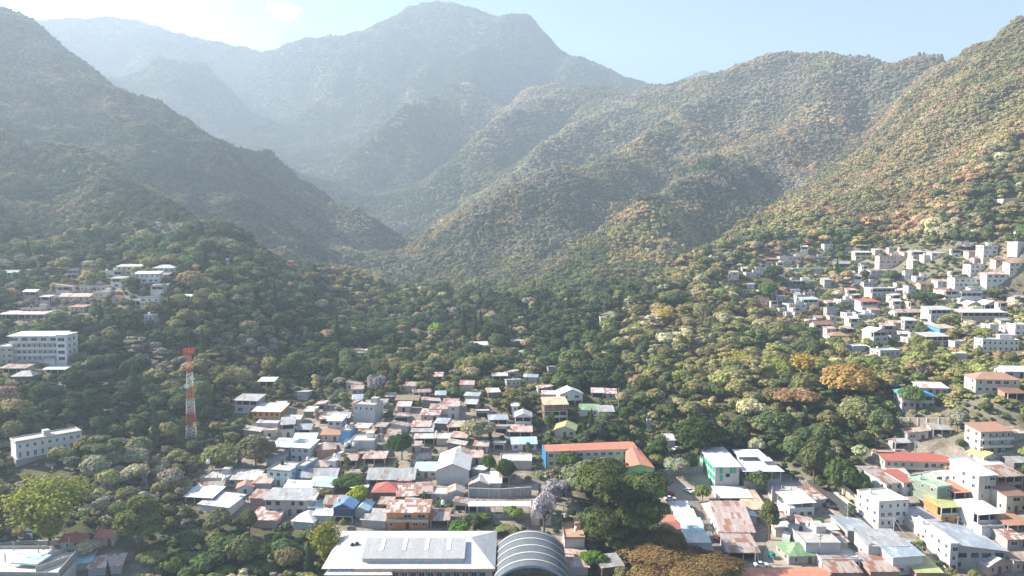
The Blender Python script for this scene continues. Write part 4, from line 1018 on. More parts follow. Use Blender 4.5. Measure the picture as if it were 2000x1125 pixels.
# ------------------------------------------------------------------ school with white hipped roofs
ZE = 7.2
c_bl = at_z(664, 1037, ZE); c_br = at_z(962, 1034, ZE); c_fr = at_z(965, 1111, ZE); x0, x1 = c_bl.x + 1, c_fr.x + .3; yb, yf = c_bl.y, c_fr.y
xc = (x0 + x1) / 2; w2 = (x1 - x0) / 2; dd_ = yb - yf
e = empty('school', (xc, yf, 0), 0, 'large school with white hipped roof and a raised grey roof strip at the bottom centre', 'school')
m = MB(); m.box(-w2 + 9.5, w2 - .8, .9, dd_ - .8, -1.5, ZE - .25); m.box(-w2 + .8, -w2 + 9.503, 12, dd_ - .8, -1.5, ZE - .25); m.build('wall', WM['c'], e)
m = MB(); h = ZE + 3.6; ym = dd_ * .5; c = 7.5
m.add([(-w2, 0, ZE), (w2, 0, ZE), (w2, dd_, ZE), (-w2, dd_, ZE), (-w2 + c, ym, h), (w2 - c, ym, h)], [(0, 1, 5, 4), (1, 2, 5), (2, 3, 4, 5), (3, 0, 4), (3, 2, 1, 0)])
scr = sheet_mat('school_sheet', (0.60, 0.60, 0.59), (0.5, 0.49, 0.47), 0.4, None, (2.2, 30.0)); m.build('roof', scr, e)
m = MB(); m.box(-w2 + 9, w2, -.02, .12, ZE - .75, ZE - .02); m.build('fascia', surf('salmon_fascia', (0.66, 0.36, 0.24), 0.8, 0.15), e)
BL = surf('blue_paint', (0.05, 0.20, 0.5), 0.7, 0.2); RD = surf('red_paint', (0.55, 0.08, 0.08), 0.7, 0.2)
nb = 15
for k in range(nb):
    X = -w2 + 10.6 + k * (2 * w2 - 12) / nb
    for zz in (4.0, 0.9): o = put('window', window_mesh(1.7, 1.9), e, (X + .3, .87, zz)); put('pane', pane_mesh(1.7, 1.9), o)
    mm = cached(('pil', k % 2), lambda: (lambda q: (q.box(-.14, .14, -.3, .02, 0, ZE + .9), mesh_of('pilaster', q, RD if k % 2 else BL))[1])(MB())); put('pilaster', mm, e, (X - .85, .86, -1.2))
# raised monitor roof
q0 = at_z(716, 1050, ZE + 4.1); q1 = at_z(911, 1051, ZE + 4.1); q2 = at_z(907, 1089, ZE + 1.9); q3 = at_z(706, 1093, ZE + 1.9)
px0, px1, pyf, pyb = (q3.x + q0.x) / 2 - xc, (q1.x + q2.x) / 2 - xc, (q2.y + q3.y) / 2 - yf, (q0.y + q1.y) / 2 - yf
m = MB(); m.slab([(px0 + .3, pyf + .3, ZE + 1.75), (px1 - .3, pyf + .3, ZE + 1.75), (px1 - .3, pyb - .3, ZE + 3.9), (px0 + .3, pyb - .3, ZE + 3.9)], 1.2); m.build('monitor_wall', CONCP, e)
m = MB(); m.slab([(px0, pyf, ZE + 1.9), (px1, pyf, ZE + 1.9), (px1, pyb, ZE + 4.1), (px0, pyb, ZE + 4.1)], .12); mo = m.build('monitor_roof', sheet_mat('monitor_sheet', (0.42, 0.42, 0.415), (0.36, 0.355, 0.35), 0.5, None, (1.0, 30)), e)
for k in range(4):
    X = px0 + (.16 + .22 * k) * (px1 - px0); m = MB(); sl = 2.2 / (pyb - pyf); ya_, yb2 = pyf + (pyb - pyf) * .38, pyb - .4
    m.slab([(X, ya_, ZE + 2.02 + sl * (ya_ - pyf)), (X + 1.0, ya_, ZE + 2.02 + sl * (ya_ - pyf)), (X + 1.0, yb2, ZE + 2.02 + sl * (yb2 - pyf)), (X, yb2, ZE + 2.02 + sl * (yb2 - pyf))], .1); m.build('skylight', surf('skylight_sheet', (0.8, 0.8, 0.74), 0.5, 0.08), mo)
HOUSES.append((xc, yf + dd_ / 2, w2, 655, 1040, 965, 1135, yf, 2 * w2, dd_, 0))
# left wing with its own hipped roof
a = at_z(632, 1123, 6.0); b = at_z(766, 1124, 6.0); wx0, wx1 = a.x, b.x; wy0 = a.y; wy1 = yf + 13
e = empty('school_wing', ((wx0 + wx1) / 2, wy0, 0), 0, 'white hip-roofed wing at the left front of the school', 'school wing'); w3 = (wx1 - wx0) / 2; d3 = wy1 - wy0
m = MB(); m.box(-w3 + .7, w3 - .7, .7, d3 - 3, -1.5, 5.75); m.build('wall', WM['c'], e)
m = MB(); s0 = (wx0 + 7 - (wx0 + wx1) / 2); m.add([(-w3, 0, 6), (w3, 0, 6), (w3, d3, 6), (-w3 + 2.5, d3, 6), (-w3 + 6, d3 * .55, 9.0), (w3 - 4, d3 * .55, 9.0)], [(0, 1, 5, 4), (1, 2, 5), (2, 3, 4, 5), (3, 0, 4), (3, 2, 1, 0)]); m.build('roof', RM['w'], e)
for k in range(6): o = put('window', window_mesh(1.6, 1.6), e, (-w3 + 2 + k * (2 * w3 - 4) / 5, .67, 3.4)); put('pane', pane_mesh(1.6, 1.6), o)
HOUSES.append(((wx0 + wx1) / 2, wy0 + d3 / 2, w3, 628, 1065, 768, 1135, wy0, 2 * w3, d3, 0))
# ------------------------------------------------------------------ arched sports court roof
ZS = 6.0; ZC = 11.0; bk = at_z(1033, 1035, ZC); fr = at_z(1036, 1104, ZC); R2 = at_z(1108, 1120, ZS).x; R1 = at_z(966, 1120, ZS).x
cxd = (R1 + R2) / 2; wd = (R2 - R1) / 2; D = bk.y - fr.y
e = empty('sports_court', (cxd, fr.y, 0), -0.012, 'big arched grey metal roof over the sports court with five white ribs', 'court roof')
def arch(y0, y1, off, th, nseg=40, e0=0.0):
    m = MB(); pts = []; tA = math.asin(.97)
    for i in range(nseg + 1):
        t = -1 + 2 * i / nseg; a = t * tA * .8; X = math.sin(a) / math.sin(tA * .8) * (wd + off); Z = ZS + (math.cos(a) - math.cos(tA * .8)) / (1 - math.cos(tA * .8)) * (ZC - ZS) + off; pts.append((X, Z))
    v = []
    for y in (y0, y1):
        for (X, Z) in pts: v.append((X, y, Z))
        for (X, Z) in pts: v.append((X, y, Z - th))
    n1 = nseg + 1; f = []
    for i in range(nseg):
        f += [(i, i + 1, 2 * n1 + i + 1, 2 * n1 + i), (n1 + i, 3 * n1 + i, 3 * n1 + i + 1, n1 + i + 1), (i, n1 + i, n1 + i + 1, i + 1), (2 * n1 + i, 2 * n1 + i + 1, 3 * n1 + i + 1, 3 * n1 + i)]
    f += [(0, 2 * n1, 3 * n1, n1), (n1 - 1, 2 * n1 - 1, 4 * n1 - 1, 3 * n1 - 1)]
    m.add(v, f); return m
DM = sheet_mat('court_sheet', (0.13, 0.143, 0.155), (0.11, 0.12, 0.13), 0.15)
arch(0, D, 0, .12).build('roof', DM, e, True).data.shade_flat()
for k in range(5):
    y = D * (.93 - .2 * k); arch(y, y + .55, .14, .12).build('rib', surf('rib_sheet', (0.52, 0.52, 0.5), 0.5, .08), e)
arch(-.06, .0, .05, .7).build('edge_truss', surf('truss_blue', (0.25, 0.32, 0.42), 0.5, .2), e)
for sx in (-1, 1):
    for k in range(5): put('column', column_mesh(ZS + 1.4, .22), e, (sx * (wd - .4), .5 + k * (D - 1) / 4, -1.5))
    m = MB(); m.box(sx * (wd - .25) - .1, sx * (wd - .25) + .1, 0, D, -1.5, 2.2); m.build('side_wall', WM['B'] if sx < 0 else WM['w'], e)
m = MB(); m.box(-wd + .2, wd - .2, .2, D - .2, -.9, -.75); m.build('court_floor', surf('court_blue', (0.05, 0.14, 0.25), 0.8, .2), e)
HOUSES.append((cxd, fr.y + D / 2, wd, 965, 1035, 1110, 1130, fr.y, 2 * wd, D, 0))
# ------------------------------------------------------------------ orange-roofed school with green end wall
zo = 19.0
def quad_building(name, label, cat, P4, zg, roofm, wallm, rise=1.6, endm=None, fascia=None):
    """P4: eave corners front-left, front-right, back-right, back-left"""
    c = sum((Vector(p) for p in P4), Vector()) / 4; e = empty(name, (c.x, c.y, zg), 0, label, cat); q = [Vector((p[0] - c.x, p[1] - c.y, p[2] - zg)) for p in P4]
    ins = [v * 1 for v in q]; cc = Vector((0, 0, 0)); ins = [Vector((v.x * .97, v.y * .97, v.z - .12)) for v in q]
    m = MB(); m.add([(v.x, v.y, -3) for v in ins] + [tuple(v) for v in ins], [(0, 1, 5, 4), (1, 2, 6, 5), (2, 3, 7, 6), (3, 0, 4, 7), (4, 5, 6, 7)]); m.build('wall', wallm, e)
    l1 = (q[3] - q[0]).length; l2 = (q[1] - q[0]).length; m = MB()
    if l2 > l1: a = (q[0] + q[3]) / 2; b = (q[1] + q[2]) / 2
    else: a = (q[0] + q[1]) / 2; b = (q[3] + q[2]) / 2
    a = a + Vector((0, 0, rise)); b = b + Vector((0, 0, rise)); t = Vector((0, 0, -.1))
    if l2 > l1: m.slab([q[0], q[1], b, a], .1); m.slab([a, b, q[2], q[3]], .1)
    else: m.slab([q[0], a, b, q[3]], .1); m.slab([a, q[1], q[2], b], .1)
    m.build('roof', roofm, e)
    for (u, v, w_) in (((q[0], q[3], a), (q[1], q[2], b)) if l2 > l1 else ((q[0], q[1], a), (q[3], q[2], b))): 
        u, v, w_ = [Vector((k.x * .965, k.y * .965, k.z - .13)) for k in (u, v, w_)]; g_ = MB(); g_.add([u, v, w_, u * .985, v * .985, w_ - Vector((0, 0, .02))], [(0, 1, 2), (5, 4, 3), (0, 3, 4, 1), (1, 4, 5, 2), (2, 5, 3, 0)]); g_.build('gable', wallm, e)
   
    xs = [p[0] for p in P4]; ys = [p[1] for p in P4]; p0 = proj(min(xs), min(ys), zg); p1 = proj(max(xs), max(ys), P4[2][2])
    HOUSES.append((c.x, c.y, 0, min(p0[0], p1[0]), p1[1], max(p0[0], p1[0]), p0[1], min(ys), max(xs) - min(xs), max(ys) - min(ys), 0)); return e, q
zg_ = ground_at(1150, 905).z; zo = zg_ + 6.2
P4 = [at_z(1066, 882, zo), at_z(1246, 876, zo), at_z(1228, 862, zo), at_z(1058, 869, zo)]
e, q = quad_building('school', 'long school block with bright orange roof and blue left end', 'school', P4, zg_, RM['O'], WM['c'], 1.2)
for k in range(12):
    t = (k + .5) / 12; p = q[0].lerp(q[1], t); ang = math.atan2(q[1].y - q[0].y, q[1].x - q[0].x)
    for zz in (3.9, .9): o = put('window', window_mesh(1.8, 1.4), e, (p.x * .97, p.y * .97 - .06, zz), ang); put('pane', pane_mesh(1.8, 1.4), o)
m = MB(); a, b = q[0], q[3]; m.slab([(a.x + .1, a.y * .97 - .3, 6.0), (a.x + .1, a.y * .97 - .3, -3), (b.x + .1, b.y, -3), (b.x + .1, b.y, 6.0)], -.5); m.build('blue_end_wall', WM['b'], e)
zo2 = zg_ + 4.6
P4 = [at_z(1221, 913, zo2), at_z(1279, 914, zo2), at_z(1247, 874, zo2 + 1), at_z(1222, 876, zo2 + 1)]
e, q = quad_building('school_wing', 'school wing with orange roof and bright green end wall facing front', 'school wing', P4, zg_ - 3, RM['O'], WM['n'], 1.2)
# ------------------------------------------------------------------ green and white building on the square
zg2 = ground_at(1412, 958).z; s = ground_at(1412, 958).y / FPX
bx0 = at_z(1396, 958, zg2); bx1 = at_z(1438, 952, zg2); wq = (bx1.x - bx0.x)
e = empty('office_building', ((bx0.x + bx1.x) / 2, bx0.y, zg2), 0.02, 'three-storey building with green glazing on its left face beside the square', 'building')
hb = 8.8; d_ = 20; 
m = MB(); m.box(-wq / 2, wq / 2, 0, d_, -3, hb); m.build('wall', WM['l'], e)
GRN = surf('green_glazing', (0.02, 0.36, 0.20), 0.35, 0.15, 0.8)
for k in range(3):
    for j in range(6):
        mm = cached('gg', lambda: (lambda q_: (q_.box(-1.3, 1.3, -.06, .03, 0, 1.9), mesh_of('green_window', q_, GRN))[1])(MB())); put('green_window', mm, e, (-wq / 2, 1.8 + j * 3.2, .5 + k * 2.9), -math.pi / 2)
for (X, Z, ww, hh, mt) in ((-2.2, 6.3, 1.2, 2.2, GRN), (-2.2, 3.6, 1.2, 2.2, GRN), (1.4, 6.4, 1.0, 2.1, GRN), (2.6, 6.4, .8, 2.1, GRN), (.2, 5.0, 1.5, 1.3, DARK)): m = MB(); m.box(X - ww / 2, X + ww / 2, -.06, .02, Z, Z + hh); m.build('green_window' if mt is GRN else 'opening', mt, e)
m = MB(); m.slab([(-wq / 2 - .9, -.6, hb + .1), (wq / 2 + .9, -.6, hb + .1), (wq / 2 + .6, d_, hb + 1.6), (-wq / 2 - .9, d_, hb + 1.6)], .12); m.build('roof', RM['w'], e)
HOUSES.append((e.location.x, e.location.y + 10, 0, 1376, 895, 1440, 958, bx0.y, wq, d_, 0))
a = at_z(1452, 921, zg2 + 7.6); b = at_z(1533, 921, zg2 + 7.6); w4 = b.x - a.x
e = empty('restaurant', ((a.x + b.x) / 2, a.y, zg2), 0, 'open upper floor under a wide white roof right of the green glazed building', 'building')
m = MB(); m.box(-w4 / 2 + .8, w4 / 2 - .8, .8, 16, -3, 4.6); m.box(-w4 / 2 + .8, w4 / 2 - .8, 7, 16, 4.6, 7.5); m.build('wall', WM['g'], e)
for k in range(5): put('column', column_mesh(3.0, .13), e, (-w4 / 2 + 1.2 + k * (w4 - 2.4) / 4, 1.0, 4.6))
m = MB(); m.slab([(-w4 / 2, 0, 7.6), (w4 / 2, 0, 7.6), (w4 / 2 - 1.5, 11, 8.6), (-w4 / 2 - 2.5, 11, 8.6)], .12); m.build('roof', RM['w'], e)
m = MB(); m.slab([(-w4 / 2 + 1, 10, 10.0), (w4 / 2 - 3, 10, 10.0), (w4 / 2 - 4, 17, 10.8), (-w4 / 2 + 1, 17, 10.8)], .12); m.slab([(w4 * .08, 6, 9.6), (w4 * .36, 6, 9.6), (w4 * .34, 9.8, 10.0), (w4 * .06, 9.8, 10.0)], .1); m.build('upper_roof', RM['w'], e)
m = MB(); m.box(-w4 / 2 + 2, w4 / 2 - 5, 11.5, 16, 7.5, 9.9); m.build('upper_room', WM['l'], e)
HOUSES.append((e.location.x, e.location.y + 8, 0, 1440, 885, 1535, 958, a.y, w4, 17, 0))
# market stalls: five white roofs stepping down the lane
for i, (cx_, cy_, wpx) in enumerate([(1330, 992, 40), (1340, 1008, 44), (1351, 1026, 50), (1358, 1042, 46), (1366, 1058, 50)]):
    c = at_z(cx_, cy_, 8.2); w = wpx * c.y / FPX
    e = empty('market_stall', (c.x, c.y, 4.5), 0, ['white-roofed market stall furthest up the lane', 'second white-roofed market stall down the lane', 'middle stall of the market row with the widest white roof', 'market stall with pale blue sheets next to the red roofs', 'lowest white-roofed market stall next to the brown spreading tree'][i], 'market stall', 'white stalls along the market lane')
    m = MB(); m.box(-w / 2 + .3, w / 2 - .3, .4, 4.2, -2.5, 3.3); m.build('wall', WM['l'], e)
    m = MB(); m.slab([(-w / 2, 0, 3.4), (w / 2, 0, 3.4), (w / 2, 5.2, 4.3), (-w / 2, 5.2, 4.3)], .1); m.build('roof', RM['w' if i in (2,) else 'a' if i == 3 else 'w'], e)
    m = MB(); m.box(w / 2 - .32, w / 2 - .27, .8, 3.8, -.5, 2.2); m.build('shutter', DARK, e)
for i, (cx_, cy_) in enumerate([(1308, 1018), (1318, 1032)]):
    c = at_z(cx_, cy_, 8.0); w = 27 * c.y / FPX; e = empty('kiosk', (c.x, c.y, 3), 0, ['orange-red roofed kiosk behind the market stalls', 'white kiosk with a bright red roof behind the market stalls'][i], 'kiosk')
    m = MB(); m.box(-w / 2 + .3, w / 2 - .3, .3, 3.8, -1, 4.6); m.build('wall', WM['w'], e); m = MB(); m.slab([(-w / 2, 0, 4.7), (w / 2, 0, 4.7), (w / 2, 4.4, 5.5), (-w / 2, 4.4, 5.5)], .1); m.build('roof', RM['O' if i == 0 else 'R'], e)
c = at_z(1380, 1082, 5.5); e = empty('shed', (c.x, c.y, 1), 0, 'rust-striped low roof at the lower end of the market lane', 'shed'); m = MB(); m.box(-3.3, 3.3, .4, 6, -1, 3.6); m.build('wall', WM['g'], e); m = MB(); m.slab([(-3.8, 0, 3.7), (3.8, 0, 3.7), (3.2, 6.5, 4.8), (-4.4, 6.5, 4.8)], .1); m.build('roof', RM['r'], e)
# long orange roof at the bottom
a = at_z(1425, 1108, 5.0); b = at_z(1602, 1108, 5.0); e = empty('market_building', ((a.x + b.x) / 2, a.y - 9, 0), 0, 'long brick orange sheet roof along the bottom edge', 'building'); w5 = (b.x - a.x) / 2
m = MB(); m.slab([(-w5, 0, 5.2), (w5, 0, 5.2), (w5, 4.5, 6.0), (-w5, 4.5, 6.0)], .1); m.slab([(-w5, 4.5, 6.0), (w5, 4.5, 6.0), (w5, 9, 5.0), (-w5, 9, 5.0)], .1); m.build('roof', RM['O'], e); m = MB(); m.box(-w5 + .5, w5 - .5, .5, 8.5, -2, 4.8); m.build('wall', WM['c'], e)
HOUSES.append((e.location.x, e.location.y + 4, 0, 1425, 1105, 1605, 1150, e.location.y, 2 * w5, 9, 0))
# ------------------------------------------------------------------ bottom left: raised block terraces and the bend of the road
e = empty('unfinished_building', at_z(90, 1120, 2) + Vector((0, -4, -2)), -0.05, 'unfinished grey block building with bare terraces in the bottom left corner', 'building')
L = e.location
def W2(px, py, z): p = at_z(px, py, z); return Vector((p.x - L.x, p.y - L.y, z - L.z))
base = [W2(-60, 1125, 4), W2(118, 1123, 4), W2(146, 1086, 4.5), W2(90, 1072, 4.5), W2(-60, 1076, 4.5)]
m = MB(); m.slab([tuple(v) for v in base][::1], 6); m.build('terrace_floor', RM['C'], e)
m = MB()
def wallseg(p, q_, h, t=.2, dn=1.0):
    p = Vector(p); q_ = Vector(q_); d = (q_ - p); d.z = 0; n_v = Vector((-d.y, d.x, 0)).normalized() * t
    m.add([p - Vector((0, 0, dn)), q_ - Vector((0, 0, dn)), q_ - Vector((0, 0, dn)) + n_v, p - Vector((0, 0, dn)) + n_v, p + Vector((0, 0, h)), q_ + Vector((0, 0, h)), q_ + Vector((0, 0, h)) + n_v, p + Vector((0, 0, h)) + n_v], [(0, 3, 2, 1), (4, 5, 6, 7), (0, 1, 5, 4), (1, 2, 6, 5), (2, 3, 7, 6), (3, 0, 4, 7)])
wallseg(base[0], base[1], .9); wallseg(base[1], base[2], 1.6); wallseg(base[2], base[3], .6); wallseg(base[3], base[4], .9)
wallseg(W2(78, 1092, 5), W2(118, 1078, 5), 1.0); wallseg(W2(70, 1112, 5), W2(140, 1088, 5), .8); m.build('parapet', WM['g'], e)
for p in ((6, 1100), (130, 1068), (70, 1080), (20, 1078)): v = W2(p[0], p[1], 5); put('column', post_mesh(2.6), e, tuple(v))
m = MB(); a = [W2(18, 1100, 5.6), W2(70, 1102, 5.6), W2(98, 1083, 5.9), W2(50, 1082, 5.9)]; m.slab([tuple(v) for v in a], .5); m.build('inner_roof', RM['a'], e)
HOUSES.append((L.x, L.y + 12, 0, -10, 1070, 150, 1140, L.y, 30, 30, 0))
for (px_, py_, w_, r_, lb) in ((145, 1118, 60, 'a', 'low pale blue sheet roof in the bottom left corner'), (205, 1124, 60, 'p', 'dusty pinkish roof at the bottom beside the parked three-wheelers')):
    house(px_, py_, w_, 'x', 6, 16, 'S' + r_, 'l', lb, 'shed')
house(140, 1074, 40, 'w', 6, 6, 'GR', 'c', 'cream roadside house with red roof behind the pale blossoming shrub', 'house')
house(205, 1066, 34, 'w', 6, 6, 'GR', 'p', 'roadside house with faded red roof left of the tall leafy tree', 'house')
# billboard
g = ground_at(50, 1056); e = empty('billboard', g, 0.12, 'small blue and white billboard on the slope at the lower left', 'billboard')
wb = 27 * g.y / FPX / 2; m = MB(); m.box(-wb, wb, -.06, .06, .8, 3.4); m.build('board', surf('board_white', (0.72, 0.74, 0.78), 0.5, 0.1), e)
m = MB(); m.box(-wb + .1, wb - .1, -.075, -.061, 2.5, 3.3); m.add([(-wb + .2, -.08, 1.3), (-wb + 2.2, -.08, 1.2), (wb - .6, -.08, 1.7), (wb - .9, -.08, 2.0), (-.2, -.08, 2.05), (-wb + .6, -.08, 1.8)], [(0, 1, 2, 3, 4, 5)]); m.build('print', surf('board_blue', (0.10, 0.17, 0.40), 0.5, 0.3, 2.0), e)
m = MB(); m.box(-wb + .3, -wb + .45, .06, .2, -1, 3.3); m.box(wb - .45, wb - .3, .06, .2, -1, 3.3); m.build('leg', STEEL, e)
# ------------------------------------------------------------------ streets, square and walls
def ribbon(name, pts, mat, lift=0.012, kind='structure', edge=None):
    """strip of paving laid over the ground: pts = [(left pixel, right pixel)] at ground"""
    V = []; F = []; K = 8
    for i, (a, b) in enumerate(pts):
        A = ground_at(*a); B = ground_at(*b)
        for k in range(K + 1):
            t = k / K; x = A.x * (1 - t) + B.x * t; y = A.y * (1 - t) + B.y * t; V.append([x, y, 0])
    # subdivide lengthwise
    rows = [V[i * (K + 1):(i + 1) * (K + 1)] for i in range(len(pts))]; out = []
    for i in range(len(rows) - 1):
        for s_ in range(10):
            t = s_ / 10; out.append([(p[0] * (1 - t) + q_[0] * t, p[1] * (1 - t) + q_[1] * t) for p, q_ in zip(rows[i], rows[i + 1])])
    out.append([(p[0], p[1]) for p in rows[-1]]); vs = [(x, y, float(hz(x, y)) + lift + .14) for r in out for x, y in r]
    fs = [(j * (K + 1) + k, j * (K + 1) + k + 1, (j + 1) * (K + 1) + k + 1, (j + 1) * (K + 1) + k) for j in range(len(out) - 1) for k in range(K)]
    o = mk(name, vs, fs, mat); tag(o, kind=kind); return o
ASPH = surf('asphalt', (0.085, 0.083, 0.08), 0.95, 0.3, 0.5); DUST = surf('dusty_paving', (0.36, 0.31, 0.25), 1.0, 0.22, 0.25, 0.2); PAVE = surf('grey_paving', (0.22, 0.205, 0.185), 1.0, 0.25, 0.3)
ribbon('square', [((1288, 985), (1420, 975)), ((1288, 960), (1392, 950)), ((1292, 935), (1385, 930)), ((1310, 918), (1376, 912))], DUST, 0.012)
ribbon('lane', [((1425, 1125), (1455, 1125)), ((1405, 1085), (1425, 1085)), ((1380, 1040), (1398, 1040)), ((1356, 1005), (1372, 1005)), ((1340, 980), (1365, 980))], PAVE, 0.016)
ribbon('road', [((1715, 1078), (1760, 1085)), ((1690, 1052), (1722, 1050)), ((1648, 1008), (1676, 1003)), ((1600, 965), (1622, 960)), ((1575, 940), (1590, 936))], ASPH, 0.016)
ribbon('pavement', [((1725, 1052), (1733, 1050)), ((1678, 1004), (1684, 1000)), ((1624, 961), (1629, 957))], CONCP, 0.13)
ribbon('yard', [((1455, 1122), (1600, 1122)), ((1490, 1085), (1560, 1085)), ((1500, 1050), (1550, 1050)), ((1505, 1035), (1530, 1035))], DUST, 0.02)
ribbon('street', [((150, 1125), (290, 1130)), ((150, 1092), (205, 1108)), ((120, 1070), (165, 1085)), ((60, 1064), (80, 1072)), ((-20, 1070), (0, 1078))], PAVE, 0.016)
ribbon('alley', [((575, 985), (592, 985)), ((592, 950), (608, 950)), ((606, 915), (620, 915)), ((612, 885), (622, 885))], PAVE, 0.02)
ribbon('back_lane', [((1105, 1090), (1118, 1085)), ((1090, 1040), (1102, 1040)), ((1085, 990), (1100, 990))], DUST, 0.02)
EXCL += [[(1288, 975), (1400, 975), (1425, 1095), (1330, 1095)], [(1285, 990), (1425, 980), (1385, 905), (1300, 905)], [(1360, 985), (1480, 1130), (1400, 1130), (1330, 985)], [(1560, 930), (1780, 1100), (1700, 1100), (1570, 960)], [(1480, 1030), (1620, 1130), (1440, 1130)], [(-10, 1060), (130, 1055), (310, 1130), (-10, 1130)], [(560, 1000), (625, 1000), (635, 880), (605, 880)], [(915, 955), (1035, 955), (1035, 1000), (915, 1000)], [(920, 1015), (1030, 1015), (1030, 1035), (920, 1035)]]
def wall_run(name, pts, h, mat, label, t=.25, cap=None):
    P_ = [ground_at(*p) for p in pts]; o0 = P_[0]; e = empty(name, o0, 0, label, 'wall'); m = MB(); c = MB()
    for p, q_ in zip(P_[:-1], P_[1:]):
        n_ = max(1, int((q_ - p).length / 3))
        for i in range(n_):
            a = p.lerp(q_, i / n_) - o0; b = p.lerp(q_, (i + 1) / n_) - o0; d = (b - a); d.z = 0; nv = Vector((-d.y, d.x, 0)).normalized() * t
            for M_, z0_, z1_, k in ((m, -1.2, h, 1), (c, h + .003, h + .12, 1.3)):
                nn = nv * k; M_.add([a + Vector((0, 0, z0_)), b + Vector((0, 0, z0_)), b + nn + Vector((0, 0, z0_)), a + nn + Vector((0, 0, z0_)), a + Vector((0, 0, z1_)), b + Vector((0, 0, z1_)), b + nn + Vector((0, 0, z1_)), a + nn + Vector((0, 0, z1_))], [(0, 3, 2, 1), (4, 5, 6, 7), (0, 1, 5, 4), (1, 2, 6, 5), (2, 3, 7, 6), (3, 0, 4, 7)])
            put('pier', column_mesh(h + .25, .16), e, tuple(a))
    m.build('panel', mat, e); c.build('coping', CONCP, e); return e
wall_run('retaining_wall', [(1622, 948), (1660, 975), (1706, 1022)], 3.2, WM['T'], 'long tan retaining wall beside the sloping road')
wall_run('yard_wall', [(915, 970), (975, 972), (1038, 968)], 3.0, WM['g'], 'long grey concrete panel wall of the planted yard')
wall_run('garden_wall', [(913, 1012), (975, 1013), (1034, 1010)], 1.2, WM['g'], 'low grey wall behind the banana plants')
wall_run('terrace_wall', [(1758, 832), (1810, 833), (1856, 832)], 3.2, WM['T'], 'pale terrace wall below the sky blue roofed house')
wall_run('lane_wall', [(1102, 1120), (1104, 1070), (1100, 1030)], 1.8, WM['w'], 'white wall running up beside the domed court')
wall_run('boundary_wall', [(1290, 930), (1340, 925), (1375, 922)], 2.2, WM['g'], 'grey wall at the back of the square')
wall_run('roadside_wall', [(-5, 1068), (50, 1062), (110, 1064), (165, 1082)], 1.0, WM['g'], 'low curved grey wall along the bend at the lower left')
# pergola strip between the two yard walls
a = at_z(914, 984, 11); b = at_z(1036, 982, 11); e = empty('pergola', ((a.x + b.x) / 2, a.y, 7), 0, 'long narrow beige flat roof on posts in the planted yard', 'pergola'); w6 = (b.x - a.x) / 2
m = MB(); m.box(-w6, w6, 0, 4.5, 3.0, 3.2); m.build('roof', RM['C'], e)
for k in range(8): put('post', column_mesh(3.9, .12), e, (-w6 + .3 + k * (2 * w6 - .6) / 7, .2, -.9))
# ------------------------------------------------------------------ roof tanks, poles, vehicles, people
BLK = surf('black_tank', (0.03, 0.03, 0.032), 0.4, 0.2); WTK = surf('white_tank', (0.72, 0.72, 0.70), 0.5, 0.1); CRM = surf('cream_tank', (0.55, 0.5, 0.42), 0.5, 0.1)
TK = {}
def tank(px, py, z, lb, mt):
    p = at_z(px, py, z); e = empty('water_tank', p, 0, lb, 'water tank')
    m = MB(); m.lathe([(.55, 0), (.6, .1), (.6, .5), (.57, .55), (.6, .6), (.6, 1.05), (.45, 1.3), (.2, 1.4)], 14); m.build('body', mt, e, True); m = MB(); m.lathe([(.22, 1.4), (.22, 1.5), (.1, 1.53)], 10); m.build('lid', mt, e)
tank(697, 1068, 9.2, 'big black water tank on the left end of the school roof', BLK); tank(688, 1070, 9.0, 'smaller black tank beside the big one on the school roof', BLK)
def roof_z(px, py):
    for (hx, hy, hr, x0, yt, x1, yb_, Yf, w, d, ya) in HOUSES:
        pass
for (px, py, z, lb, mt) in [(407, 905, 19, 'white tank on the tower of the pale block house at the town edge', WTK), (437, 942, 13.5, 'white tank between the two white roofs at the town edge', WTK), (676, 872, 21.5, 'left of two white tanks on the small grey house', WTK), (691, 871, 21.5, 'right of two white tanks on the small grey house', WTK),
    (662, 980, 12.5, 'white tank on the rusty ridge roof', WTK), (1104, 1010, 10.5, 'cream tank at the back of the orange-brown roof', CRM), (1125, 1037, 8.5, 'white tank in the middle of the orange-brown roof', WTK), (1845, 938, 27, 'white tank on the green three-storey house', WTK), (865, 985, 12.5, 'white tank behind the rust-red shack', WTK), (1578, 1027, 13.5, 'white tank by the roof cube of the concrete building', WTK)]:
    tank(px, py, z, lb, mt)
POLE = surf('pole_concrete', (0.42, 0.40, 0.37), 0.9, 0.2)
def pole(px, py, hpx, lb):
    g = ground_at(px, py); H = hpx * g.y / FPX; e = empty('utility_pole', g, 0.3, lb, 'pole'); m = MB(); m.tube((0, 0, -1), (0, 0, H), .17, .11, 8); m.build('shaft', POLE, e)
    m = MB(); m.box(-.9, .9, -.06, .06, H - .7, H - .55); m.box(-.6, .6, -.05, .05, H - 1.5, H - 1.38); m.build('crossarm', STEEL, e)
    for x in (-.8, 0, .8): m = MB(); m.lathe([(.04, 0), (.07, .08), (.04, .2)], 6, (x, 0, H - .55)); m.build('insulator', WTK, e)
    return Vector((g.x, g.y, g.z + H - .5))
